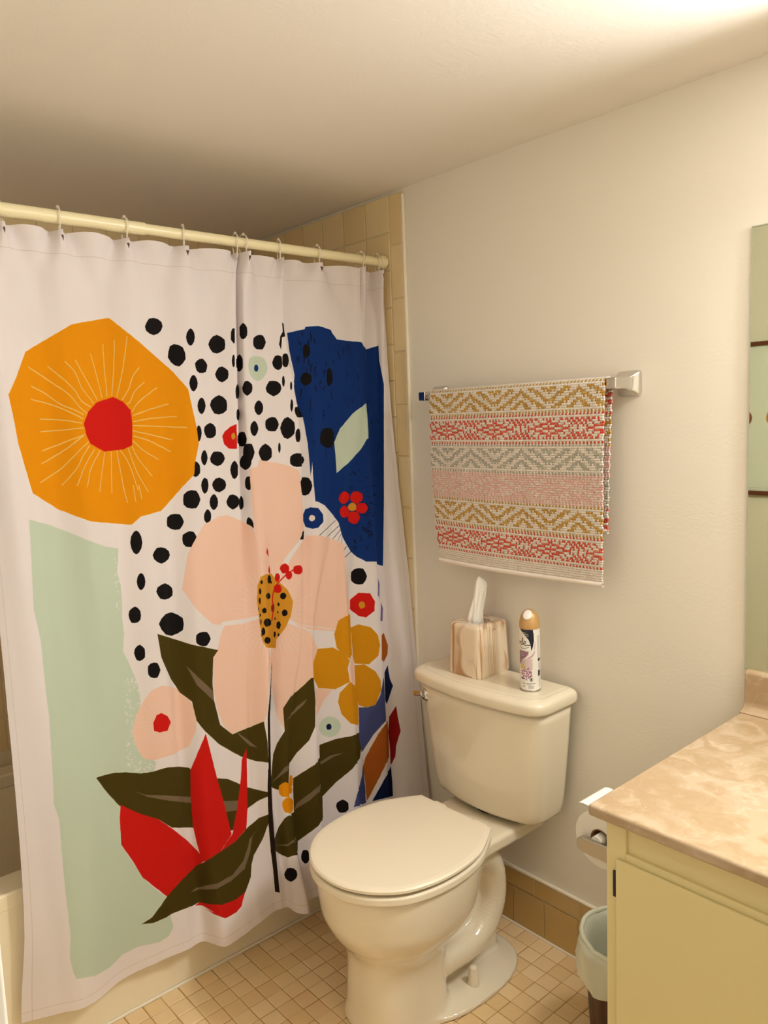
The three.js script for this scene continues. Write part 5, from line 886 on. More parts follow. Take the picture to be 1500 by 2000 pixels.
['rust', 0, [1884,1274,1901,1267,1907,1278,1913,1290,1919,1301,1924,1313,1922,1324,1920,1334,1917,1345,1907,1353,1896,1362,1885,1370,1799,1347,1800,1336,1801,1325,1802,1314,1803,1303,1805,1293,1808,1282,1811,1271]],
['pink', 0, [1657,1343,1663,1333,1726,1335,1730,1325,1733,1315,1734,1327,1734,1339,1734,1351,1734,1363,1733,1375,1733,1387,1733,1399,1733,1411,1733,1423,1727,1416,1667,1395,1657,1388,1657,1376,1657,1365,1657,1354]],
['ochre', 0, [1724,1170,1658,1165,1644,1170,1632,1174,1620,1178,1616,1187,1613,1196,1611,1205,1608,1213,1606,1222,1608,1234,1610,1246,1612,1258,1614,1270,1622,1278,1629,1286,1637,1294,1645,1300,1654,1306,1666,1312,1727,1316,1731,1309,1731,1297,1731,1286,1731,1274,1731,1263,1731,1251,1731,1239,1731,1228,1731,1217,1730,1205,1730,1194,1729,1182,1728,1171]],
['ochre', 0, [1731,1216,1738,1214,1744,1211,1750,1209,1756,1213,1762,1217,1769,1221,1775,1225,1780,1235,1785,1244,1790,1253,1792,1263,1793,1273,1795,1282,1797,1292,1794,1301,1792,1310,1790,1319,1788,1328,1782,1334,1776,1340,1771,1346,1766,1353,1761,1351,1755,1349,1749,1347,1743,1345,1736,1342,1735,1333,1734,1324,1732,1315,1733,1302,1733,1290,1733,1277,1732,1265,1732,1253,1732,1240,1731,1228]],
['ochre', 0, [1559,1260,1569,1261,1577,1263,1585,1264,1593,1265,1601,1265,1609,1271,1617,1277,1627,1283,1637,1289,1645,1298,1654,1307,1665,1317,1659,1325,1655,1334,1651,1342,1652,1354,1654,1366,1655,1378,1657,1390,1646,1394,1637,1398,1628,1402,1617,1405,1608,1409,1598,1406,1589,1403,1580,1400,1571,1397,1560,1394,1555,1382,1549,1370,1542,1357,1541,1347,1540,1336,1540,1325,1539,1315,1539,1304,1544,1295,1549,1287,1552,1278,1556,1269]],
['ochre', 0, [1735,1348,1743,1349,1750,1350,1757,1350,1762,1358,1767,1365,1772,1372,1778,1380,1782,1392,1786,1404,1790,1416,1790,1427,1790,1438,1791,1449,1787,1459,1783,1469,1779,1479,1776,1489,1773,1499,1766,1500,1759,1501,1752,1502,1747,1498,1741,1494,1735,1489,1733,1477,1732,1464,1731,1452,1730,1439,1731,1428,1731,1416,1732,1405,1733,1393,1733,1382,1734,1370,1735,1359]],
['ochre', 0, [1657,1390,1673,1398,1730,1417,1731,1428,1731,1439,1732,1450,1732,1461,1733,1472,1733,1484,1734,1495,1734,1506,1733,1516,1733,1527,1732,1538,1732,1548,1731,1559,1722,1555,1661,1536,1652,1533,1645,1524,1639,1515,1633,1506,1627,1497,1624,1486,1621,1475,1618,1464,1615,1453,1618,1443,1620,1433,1623,1423,1630,1417,1636,1410,1642,1404,1649,1397]],
['mint', 0, [1566,1507,1573,1502,1581,1499,1588,1499,1596,1501,1604,1505,1611,1511,1616,1517,1620,1525,1622,1533,1622,1542,1618,1551,1614,1558,1607,1564,1599,1568,1591,1569,1583,1567,1575,1563,1569,1558,1563,1551,1559,1544,1556,1536,1557,1526,1560,1515]],
['navy', 0, [1594,1535,1593,1540,1590,1544,1586,1543,1582,1542,1580,1537,1579,1532,1580,1527,1583,1524,1587,1523,1591,1525,1593,1530]]];
// ---------------------------------------------------------------- shower curtain, rod and rings
const INK = { ink: '#120d0c', blue: '#0c3276', scratch: '#0a1a40', mint: '#d0dfca', red: '#d8190f', gold: '#dd9a2a', cream: '#f6e6da', navy: '#0d1c48', purple: '#7b6da8', orange: '#f29a00', ray: '#f3cf86', pink: '#ffd6c0', pinkray: '#fde8db', leaf: '#4a3d08', vein: '#7d6a52', stem: '#26190b', stripeblue: '#4a5288', rust: '#b5601c', brick: '#98120f', ochre: '#df980f', white: '#f6eeee' };
{
  const geo = curtainGeometry();
  const print = paint(2048, 2048, (c, w, h) => {
    c.fillStyle = INK.white; c.fillRect(0, 0, w, h); c.lineJoin = c.lineCap = 'round';
    for (const [name, width, p] of PRINT) {
      c.beginPath(); c.moveTo(p[0], p[1]); for (let i = 2; i < p.length; i += 2) c.lineTo(p[i], p[i + 1]);
      if (width) { c.strokeStyle = INK[name]; c.lineWidth = width; c.stroke(); } else { c.closePath(); c.fillStyle = INK[name]; c.fill(); }
    }
    c.fillStyle = '#6b4f45'; for (const u of geo.userData.hooks) { c.beginPath(); c.moveTo(u * w - 5, 14); c.lineTo(u * w + 5, 14); c.lineTo(u * w, 30); c.fill(); }
    // hem stitching
    c.strokeStyle = '#e0d4c8'; c.lineWidth = 1.5; c.beginPath(); c.moveTo(0, 62); c.lineTo(w, 62); c.stroke(); c.beginPath(); c.moveTo(22, 0); c.lineTo(22, h); c.moveTo(w - 22, 0); c.lineTo(w - 22, h); c.moveTo(0, h - 26); c.lineTo(w, h - 26); c.stroke();
  });
  print.anisotropy = 8;
  const weave = field(256, 256, (u, v) => { const k = 128 + 50 * Math.sin(u * 256 * Math.PI / 2) * Math.sin(v * 256 * Math.PI / 2) + 60 * (rnd() - 0.5); return [k, k, k]; }, false);
  weave.repeat.set(14, 18);
  thing('shower_curtain', geo, new THREE.MeshPhysicalMaterial({ map: print, roughness: 0.82, specularIntensity: 0.25, bumpMap: weave, bumpScale: 0.0004, transmission: 0.28, thickness: 0, side: THREE.DoubleSide }), 'white fabric shower curtain printed with large colourful flowers, leaves and black dots', 'curtain');
  const r = group('curtain_rod', [-1.877, 1.992, 0]); tag(r, 'long cream tension rod holding up the floral shower curtain', 'curtain rod');
  part('pole', new THREE.CylinderGeometry(0.0135, 0.0135, FRONT - 0.02, 28).rotateX(Math.PI / 2).translate(0, 0, FRONT / 2), M.rod, r);
  part('sleeve', new THREE.CylinderGeometry(0.0155, 0.0155, 0.72, 28).rotateX(Math.PI / 2).translate(0, 0, FRONT - 0.37), M.rod, r);
  for (const z of [0.022, FRONT - 0.012]) part('end_cap', new THREE.LatheGeometry([[0.0001, -0.012], [0.019, -0.012], [0.0205, -0.006], [0.0205, 0.006], [0.018, 0.011], [0.0135, 0.013]].map((q) => V2(...q)), 28).rotateX(z < 1 ? Math.PI / 2 : -Math.PI / 2).translate(0, 0, z), M.rod, r);
  const clear = mat('#fffaf0', 0.12, { transmission: 0.6, thickness: 0, ior: 1.45 });
  const ringPts = []; for (let k = 0; k < 16; k++) { const a = k / 16 * Math.PI * 2; ringPts.push([0.0215 * Math.cos(a) * (Math.sin(a) < 0 ? 0.8 : 1), (Math.sin(a) < 0 ? 0.043 : 0.0215) * Math.sin(a), 0.003 * Math.cos(a)]); }
  const hoop = tube(ringPts, 0.0021, 48, 8, true), bead = new THREE.SphereGeometry(0.0042, 12, 10);
  const hookZ = RING_Z;
  let h0;
  hookZ.forEach((z, i) => {
    let h;
    if (!i) { h = h0 = group('curtain_ring'); part('hoop', hoop, clear, h); part('bead', bead.clone().translate(0.006, 0.021, 0.002), clear, h); tag(h, 'clear plastic ring looped over the cream rod, holding the curtain', 'ring', 'clear rings along the curtain rod'); }
    else { h = h0.clone(); h.userData = { ...h0.userData }; h.name = numbered('curtain_ring'); scene.add(h); }
    h.userData.label = (i === hookZ.length - 1 ? 'clear plastic curtain ring next to the tiled wall end of the rod' : `${['', 'second', 'third', 'fourth', 'fifth', 'sixth', 'seventh', 'eighth', 'ninth', 'tenth'][hookZ.length - 1 - i]} clear plastic curtain ring from the tiled wall along the rod`);
    h.position.set(-1.877, 1.992, z); h.rotation.y = (i * 37 % 11 - 5) * 0.06;
  });
}
// ---------------------------------------------------------------- toilet
const smin = (a, b, k) => { const h = clamp(0.5 + 0.5 * (b - a) / k, 0, 1); return lerp(b, a, h) - k * h * (1 - h); };
const TX = -1.40;
{
  const t = group('toilet', [TX, 0, 0]); tag(t, 'bone coloured two-piece toilet with closed lid standing before the tiled skirting', 'toilet');
  const body = [[0, 0.116, 0.487, 0.126, 3.2], [0.04, 0.110, 0.487, 0.120, 3.0], [0.10, 0.106, 0.487, 0.118, 2.9], [0.15, 0.107, 0.485, 0.119, 2.7], [0.185, 0.113, 0.482, 0.127, 2.5], [0.215, 0.131, 0.475, 0.148, 2.3], [0.25, 0.157, 0.468, 0.179, 2.2], [0.29, 0.178, 0.465, 0.201, 2.2], [0.33, 0.186, 0.463, 0.209, 2.2], [0.37, 0.189, 0.463, 0.213, 2.2], [0.405, 0.189, 0.463, 0.214, 2.2]];
  const at = (y) => { let i = 0; while (i < body.length - 2 && y > body[i + 1][0]) i++; const s = clamp((y - body[i][0]) / (body[i + 1][0] - body[i][0]), 0, 1), a = body[Math.max(i - 1, 0)], b = body[i], c = body[i + 1], d = body[Math.min(i + 2, body.length - 1)]; return [1, 2, 3, 4].map((k) => catmull(a[k], b[k], c[k], d[k], s)); };
  const rbox = (x, y, z, hx, hy, hz, r) => { const a = Math.abs(x) - hx + r, b = Math.abs(y) - hy + r, c = Math.abs(z) - hz + r; return Math.hypot(Math.max(a, 0), Math.max(b, 0), Math.max(c, 0)) + Math.min(Math.max(a, b, c), 0) - r; };
  const path = [[0.285, 0.325], [0.325, 0.285], [0.338, 0.235], [0.305, 0.195], [0.25, 0.180], [0.19, 0.185], [0.14, 0.215], [0.112, 0.262], [0.105, 0.32], [0.108, 0.375]];
  const curve = new THREE.CatmullRomCurve3(path.map(([y, z]) => V3(0, y, z))).getPoints(40);
  const trap = (x, y, z) => { let d = 9; for (let i = 0; i < curve.length; i++) { const p = curve[i]; d = Math.min(d, (y - p.y) ** 2 + (z - p.z) ** 2); } return Math.hypot(Math.sqrt(d), Math.max(Math.abs(x) - 0.063, 0)) - 0.036; };
  const f = (x, y, z) => {
    const X = Math.abs(x), [a, zc, b, n] = at(clamp(y, 0, 0.405)), q = Math.pow(Math.pow(X / a, n) + Math.pow(Math.abs(z - zc) / b, n), 1 / n);
    let d = (q - 1) * Math.min(a, b) * 0.92;
    d = smin(d, rbox(x, y - 0.18, z - 0.30, 0.044, 0.19, 0.17, 0.03), 0.03);                                  // web behind the bowl
    d = smin(d, rbox(x, y - 0.385 + 0.0, z - 0.16, 0.125, 0.024, 0.145, 0.016), 0.022);                          // deck under the tank
    d = smin(d, rbox(x, y - 0.33, z - 0.25, 0.062, 0.06, 0.09, 0.04), 0.04);
    d = smin(d, trap(x, y, z), 0.012);
    const ft = Math.pow(Math.pow(X / 0.148, 2.6) + Math.pow(Math.abs(z - 0.30) / 0.205, 2.6), 1 / 2.6), fd = Math.max((ft - 1) * 0.14, y - 0.024 + 0.01 * smoothstep(0.6, 1, ft));
    d = smin(d, fd, 0.012);
    // flat rim, flat foot
    d = -smin(-d, -(y - 0.405), 0.012);
    return Math.max(d, -y - 0.0005 + 0.001);
  };
  const bowl = skin(f, [-0.21, -0.012, 0.0], [0.21, 0.42, 0.70], 0.0055);
  part('bowl', bowl, M.porcelain, t);
  // seat and lid
  const half = [[0.256, 0.128], [0.282, 0.144], [0.315, 0.163], [0.36, 0.184], [0.42, 0.196], [0.48, 0.198], [0.54, 0.190], [0.60, 0.168], [0.65, 0.125], [0.68, 0.078], [0.694, 0.030]];
  const outline = (off = 0) => { const pts = half.map(([z, x]) => V2(x, z)).concat(half.slice().reverse().map(([z, x]) => V2(-x, z))); const s = new THREE.Shape(); s.moveTo(pts[0].x, pts[0].y); s.splineThru(pts.slice(1)); s.lineTo(pts[0].x, pts[0].y); return s; };
  const slab = (depth, bs, bt, seg) => new THREE.ExtrudeGeometry(outline(), { depth, bevelEnabled: true, bevelSize: bs, bevelOffset: -bs, bevelThickness: bt, bevelSegments: seg, curveSegments: 60 }).rotateX(Math.PI / 2);
  const seat = part('seat', slab(0.010, 0.006, 0.006, 5).translate(0, 0.4295 - 0.006, 0), M.seat, t);
  const lid = slab(0.006, 0.014, 0.005, 2); lid.translate(0, 0.451 - 0.0055, 0);
  const lp = part('seat_lid', lid, M.seat, t);
  for (const s of [-1, 1]) part('hinge', new RoundedBoxGeometry(0.045, 0.028, 0.03, 3, 0.008).translate(s * 0.075, 0.422, 0.246), M.seat, t);
  for (const s of [-1, 1]) part('bumper', new RoundedBoxGeometry(0.02, 0.006, 0.012, 2, 0.002).translate(s * 0.12, 0.4085, 0.56), M.seat, t);
  // tank
  const ring = (hw, zb, zc, zk, r, y, N = 120) => {
    const s = new THREE.Shape(); s.moveTo(-hw + 0.015, zb); s.lineTo(hw - 0.015, zb); s.quadraticCurveTo(hw, zb, hw, zb + 0.015); s.lineTo(hw, zk - r); s.quadraticCurveTo(hw, zk, hw - r * 1.1, zk + (zc - zk) * 0.28); s.quadraticCurveTo(0, zc + (zc - zk) * 0.72, -hw + r * 1.1, zk + (zc - zk) * 0.28); s.quadraticCurveTo(-hw, zk, -hw, zk - r); s.lineTo(-hw, zb + 0.015); s.quadraticCurveTo(-hw, zb, -hw + 0.015, zb);
    return s.getSpacedPoints(N).slice(0, N).map((p) => [p.x, y, p.y]).reverse();
  };
  const T = []; for (const [y, k] of [[0.416, 0.82], [0.4195, 0.90], [0.426, 0.955], [0.437, 0.985], [0.455, 1]]) T.push(ring(0.192 * k + 0.0, 0.026 + (1 - k) * 0.2, 0.182 - (1 - k) * 0.16, 0.158 - (1 - k) * 0.16, 0.05, y));
  for (let k = 1; k <= 8; k++) { const s = k / 8; T.push(ring(lerp(0.192, 0.222, Math.pow(s, 0.8)), 0.026, lerp(0.182, 0.204, s), lerp(0.158, 0.176, s), 0.05, lerp(0.455, 0.748, s))); }
  part('tank', loft(T), M.porcelain, t);
  part('gasket', new THREE.CylinderGeometry(0.045, 0.05, 0.018, 24).translate(0, 0.4115, 0.10), M.dark, t);
  const LD = []; for (const [y, o] of [[0.744, -0.004], [0.7455, 0], [0.752, 0.0045], [0.768, 0.0048], [0.7755, 0.002], [0.7805, -0.004], [0.7832, -0.011], [0.7838, -0.016], [0.7834, -0.019], [0.7836, -0.021], [0.7849, -0.025], [0.785, -0.030], [0.785, -0.07]]) LD.push(ring(0.231 + o, 0.020 - o * 0.5, 0.214 + o, 0.186 + o, 0.045, y));
  part('tank_lid', loft(LD), M.porcelain, t);
  // lever
  const lv = new THREE.LatheGeometry([[0.0001, 0.012], [0.009, 0.011], [0.014, 0.007], [0.0165, 0.002], [0.0165, 0]].map((q) => V2(...q)), 28).rotateX(Math.PI / 2).scale(1, 1.15, 1);
  const lever = part('flush_lever', lv, M.chrome, t); lever.position.set(-0.183, 0.706, 0.1755); lever.rotation.y = -0.28;
  part('arm', new RoundedBoxGeometry(0.05, 0.016, 0.008, 3, 0.0038).rotateZ(0.25).translate(-0.018, 0.001, 0.016), M.chrome, lever);
  for (const s of [-1, 1]) part('bolt_cap', new THREE.LatheGeometry([[0.0001, 0.050], [0.008, 0.049], [0.0105, 0.044], [0.0145, 0.012], [0.0155, 0.006], [0.0155, 0]].map((q) => V2(...q)), 24).translate(s * 0.098, 0.0215, 0.305), M.seat, t);
}
// ---------------------------------------------------------------- things on the tank lid
const LIDY = 0.785;
{
  // marbled glaze: cream with brown runs
  const glaze = field(1024, 512, (u, v) => {
    const X = Math.cos(u * 6.2832), Z = Math.sin(u * 6.2832), w = fbm(X * 1.3, v * 1.1, Z * 1.3, 3), run = fbm(X * 3.4 + w * 1.6, v * 0.55 + w * 0.8, Z * 3.4, 4), pool = fbm(X * 1.6 + 9 + w, v * 1.5 + w * 2.5, Z * 1.6, 4);
    const k = clamp(smoothstep(0.05, 0.34, run) * 0.8 + smoothstep(0.08, 0.36, pool) * 0.55, 0, 1), d = smoothstep(0.06, 0.0, Math.abs(run - 0.12)) * 0.35 * smoothstep(0, 0.15, pool + 0.1);
    const m = clamp(k + d, 0, 1); return [lerp(240, 166, m), lerp(220, 112, m), lerp(192, 64, m)];
  });
  glaze.wrapS = THREE.RepeatWrapping;
  const sq = (hx, hz, y, e, N = 96) => { const r = []; for (let i = 0; i < N; i++) { const a = -i / N * Math.PI * 2, c = Math.cos(a), s = Math.sin(a); r.push([hx * Math.sign(c) * Math.abs(c) ** e, y, hz * Math.sign(s) * Math.abs(s) ** e]); } return r; };
  const H = 0.146, R = [sq(0.0600, 0.0690, 0, 0.26), sq(0.0612, 0.0702, 0.002, 0.26), sq(0.0612, 0.0702, 0.006, 0.26)];
  for (let k = 1; k <= 7; k++) R.push(sq(lerp(0.0612, 0.0572, k / 7), lerp(0.0702, 0.066, k / 7), lerp(0.006, H - 0.012, k / 7), 0.26));
  R.push(sq(0.0560, 0.0648, H - 0.006, 0.27), sq(0.0530, 0.0618, H - 0.0015, 0.29), sq(0.049, 0.058, H, 0.32), sq(0.041, 0.048, H, 0.6), sq(0.033, 0.036, H - 0.0005, 0.9), sq(0.0305, 0.0335, H - 0.003, 1), sq(0.030, 0.033, H - 0.02, 1), sq(0.03, 0.033, 0.03, 1));
  const g = group('tissue_box', [TX - 0.055, LIDY, 0.083]); g.rotation.y = 0.03; tag(g, 'cream and brown marbled ceramic tissue box cover on the toilet tank', 'tissue box');
  part('cover', loft(R, { capStart: false, capEnd: true }), mat('#ffffff', 0.22, { map: glaze, clearcoat: 0.5, clearcoatRoughness: 0.1 }), g);
  // raised drips of glaze on the side facing the vanity
  const drip = (pts, r) => part('glaze_ridge', tube(pts, r, 30, 8), mat('#b98650', 0.25), g);
  drip([[0.0555, 0.118, 0.016], [0.0562, 0.128, 0.008], [0.0562, 0.129, -0.002], [0.0558, 0.121, -0.008]], 0.0016);
  // the tissue
  const tg = [], N = 28;
  const prof = [[0, 0.021, 0.012, 0, 0], [0.02, 0.019, 0.012, 0.000, 0], [0.04, 0.0165, 0.011, 0.004, 0.001], [0.06, 0.0145, 0.010, 0.008, 0.002], [0.075, 0.014, 0.0095, 0.011, 0.002], [0.09, 0.0142, 0.010, 0.014, 0.002], [0.105, 0.015, 0.0105, 0.017, 0.002], [0.116, 0.0125, 0.009, 0.017, 0.002], [0.126, 0.006, 0.005, 0.015, 0.002], [0.131, 0.0012, 0.001, 0.013, 0.002]];
  for (const [y, a, b, ox, oz] of prof) { const r = []; for (let i = 0; i < N; i++) { const th = -i / N * Math.PI * 2, k = 1 + 0.16 * Math.sin(th * 5 + y * 30) + 0.10 * Math.sin(th * 9 - y * 55) + 0.10 * noise3.noise(Math.cos(th) * 2, y * 60, Math.sin(th) * 2); r.push([ox + a * Math.cos(th) * k, y, oz + b * Math.sin(th) * k]); } tg.push(r.map(([a, b2, c]) => [a * 1.12, b2 * 1.095, c * 1.12])); }
  const tissue = thing('tissue', loft(tg), mat('#fbf7f0', 0.9), 'white paper tissue standing up out of the marbled tissue box', 'tissue');
  tissue.position.set(TX - 0.063, LIDY + 0.128, 0.088); tissue.rotation.y = 0.5;
}
{
  const label = paint(1024, 768, (c, w, h) => {
    // x: 0..w is the full turn; the side seen from the door is centred at w/2. y: label height
    const px = (x) => { const s = clamp((x - 345) / 213, -1, 1); return w / 2 + Math.asin(s) / (Math.PI * 2) * w; }, py = (y) => (y - 580) / (1850 - 580) * h;
    const P = (col, pts) => { c.fillStyle = col; c.beginPath(); pts.forEach(([x, y], i) => (i ? c.lineTo(px(x), py(y)) : c.moveTo(px(x), py(y)))); c.closePath(); c.fill(); };
    const S = (col, lw, pts) => { c.strokeStyle = col; c.lineWidth = lw; c.lineCap = c.lineJoin = 'round'; c.beginPath(); pts.forEach(([x, y], i) => (i ? c.lineTo(px(x), py(y)) : c.moveTo(px(x), py(y)))); c.stroke(); };
    c.fillStyle = '#f4efe6'; c.fillRect(0, 0, w, h);
    P('#d9c3c4', [[160, 1180], [230, 1190], [330, 1200], [392, 1180], [398, 1330], [392, 1420], [240, 1420], [160, 1400]]);
    P('#151c31', [[132, 575], [410, 575], [428, 690], [432, 820], [405, 950], [375, 1030], [362, 900], [318, 790], [255, 720], [200, 655], [150, 590]]);
    // the small print is too small to read: worn-looking rows of dashes
    const rows = (col, x, y, n, len, th) => { c.fillStyle = col; let q = px(x); for (let k = 0; k < n; k++) { const l = 5 + rnd() * len; c.fillRect(q, py(y), l, th); q += l + 3; } };
    rows('#e9dd9a', 205, 652, 4, 14, 7); rows('#f1e8b8', 225, 684, 5, 14, 6); rows('#e9dd9a', 265, 716, 4, 10, 5);
    // script name
    c.strokeStyle = '#17130f'; c.lineWidth = 10; c.lineCap = c.lineJoin = 'round';
    const q = (pts) => { c.beginPath(); const k = new THREE.CatmullRomCurve3(pts.map(([x, y]) => V3(x, y, 0))).getPoints(40); k.forEach((p, i) => (i ? c.lineTo(p.x, py(p.y)) : c.moveTo(p.x, py(p.y)))); c.stroke(); };
    const X = (x) => px(140) + (x - 140) * 1.3;
    q([[X(150), 880], [X(165), 860], [X(185), 850], [X(170), 900], [X(182), 915], [X(200), 880], [X(212), 780], [X(206), 770], [X(200), 860], [X(208), 905], [X(222), 890]]);
    q([[X(222), 885], [X(248), 870], [X(252), 840], [X(236), 835], [X(226), 870], [X(240), 912], [X(275), 905], [X(300), 905], [X(332), 898]]);
    q([[X(60), 800], [X(40), 770], [X(5), 810], [X(0), 880], [X(30), 915], [X(60), 880], [X(45), 862], [X(75), 880]]); q([[X(78), 880], [X(100), 790], [X(94), 770], [X(84), 860], [X(96), 912], [X(112), 890]]); q([[X(140), 850], [X(118), 850], [X(112), 900], [X(130), 905], [X(142), 855], [X(144), 905], [X(152), 890]]);
    c.lineWidth = 5; q([[X(150), 950], [X(185), 982], [X(230), 985], [X(290), 945]]);
    P('#9a7184', [[135, 1040], [322, 1036], [310, 1100], [255, 1165], [190, 1205], [155, 1320], [135, 1330]]);
    rows('#ead9df', 165, 1085, 4, 12, 6); rows('#ead9df', 172, 1130, 4, 10, 6);
    P('#cf9fb6', [[445, 1000], [425, 1060], [365, 1130], [275, 1190], [335, 1190], [405, 1140], [445, 1065]]); P('#e3c9d6', [[450, 800], [462, 900], [452, 1000], [428, 990], [440, 900]]);
    P('#e3c871', [[155, 1310], [232, 1320], [235, 1400], [200, 1420], [155, 1410]]);
    for (let i = 0; i < 60; i++) { const a = rnd() * 6.28, r = Math.sqrt(rnd()), x = 275 + 110 * r * Math.cos(a), y = 1495 + 120 * r * Math.sin(a), d = rnd() * 6.28; S(['#8c3f66', '#b26a92', '#6b2348', '#d09ab4', '#9c5079'][i % 5], 9, [[x, y], [x + 26 * Math.cos(d), y + 40 * Math.sin(d)]]); }
    P('#2b1a24', [[160, 1590], [235, 1600], [230, 1625], [165, 1620]]);
    c.strokeStyle = '#33394e'; c.lineWidth = 4; c.beginPath(); c.arc(px(365), py(1622), 26, 0, 7); c.stroke(); c.fillStyle = '#1d2333'; c.beginPath(); c.arc(px(365), py(1612), 13, 0, 7); c.fill(); c.fillRect(px(365) - 12, py(1625), 24, 14);
    rows('#5a4a4c', 192, 1702, 3, 12, 9); rows('#3a3136', 192, 1762, 4, 12, 9); rows('#3a3136', 268, 1700, 7, 16, 7); rows('#3a3136', 275, 1730, 5, 14, 5); rows('#3a3136', 305, 1758, 6, 16, 6); rows('#3a3136', 305, 1780, 6, 14, 5); rows('#3a3136', 305, 1802, 5, 14, 5);
    c.fillStyle = '#2a2a30'; for (let y = 725; y < 1180; y += 15) c.fillRect(px(495), py(y), 62, 2 + (y * 7 % 5));
    c.fillRect(px(505), py(1190), 70, 38); c.fillRect(px(505), py(1440), 70, 30); c.fillRect(px(505), py(1490), 70, 44); for (let y = 1280; y < 1420; y += 22) c.fillRect(px(515), py(y), 50, 5); for (let y = 1580; y < 1800; y += 20) c.fillRect(px(520), py(y), 44, 3);
  });
  const can = group('spray_can', [-1.253, LIDY, 0.11]); tag(can, 'slim air freshener spray can with gold cap and floral label', 'spray can');
  const body = new THREE.CylinderGeometry(0.0265, 0.0265, 0.163, 64, 1, true).translate(0, 0.0855, 0);
  can.rotation.y = Math.atan2(1.253, 1.58) + Math.PI;          // label seam turned to the wall
  part('body', body, mat('#ffffff', 0.3, { map: label, clearcoat: 0.4, clearcoatRoughness: 0.15 }), can);
  part('rim', new THREE.LatheGeometry([[0.0001, 0.003], [0.023, 0.002], [0.0245, 0], [0.0268, 0.0005], [0.0276, 0.002], [0.0272, 0.0042], [0.0264, 0.0048]].map((q) => V2(...q)), 48), M.brushed, can);
  const cap = part('cap', new THREE.LatheGeometry([[0.0266, 0.166], [0.0270, 0.168], [0.0268, 0.176], [0.0255, 0.186], [0.0228, 0.196], [0.0185, 0.2045], [0.013, 0.2105], [0.0075, 0.2135], [0.0001, 0.2145]].map((q) => V2(...q)), 48), mat('#cfa468', 0.38, { metalness: 0.2 }), can);
  const noz = part('nozzle', new THREE.SphereGeometry(0.0128, 24, 16).scale(0.95, 1.15, 0.36), mat('#f6f1e8', 0.5), can);
  const a = Math.atan2(1.253, 1.58) + Math.PI, dir = V3(Math.sin(-0.30), 0, Math.cos(-0.30)).applyAxisAngle(V3(0, 1, 0), Math.PI);  // opening faces the room
  noz.position.set(dir.x * 0.0165, 0.2030, dir.z * 0.0165); noz.rotation.set(0, Math.atan2(dir.x, dir.z), 0); noz.rotateX(-0.75);
}
// ---------------------------------------------------------------- towel bar and towel
{
  const b = group('towel_bar', [-1.34, 1.5665, 0]); tag(b, 'chrome towel bar with square posts on the painted wall', 'towel bar');
  part('bar', boxAt(-0.315, 0.315, -0.009, 0.009, 0.058, 0.076, 0.003), M.chrome, b);
  for (const s of [-1, 1]) {
    const q = (h, z) => { const r = []; for (let i = 0; i < 32; i++) { const a = i / 32 * Math.PI * 2, c = Math.cos(a), n = Math.sin(a), e = 0.22; r.push([s * 0.315 + h * Math.sign(c) * Math.abs(c) ** e, h * Math.sign(n) * Math.abs(n) ** e, z]); } return r; };
    part('post', loft([q(0.0295, 0.0003), q(0.030, 0.002), q(0.030, 0.006), q(0.0275, 0.011), q(0.0225, 0.018), q(0.0175, 0.027), q(0.0145, 0.036), q(0.0135, 0.045), q(0.0135, 0.082), q(0.0125, 0.0845), q(0.011, 0.085)]), M.chrome, b);
  }
}
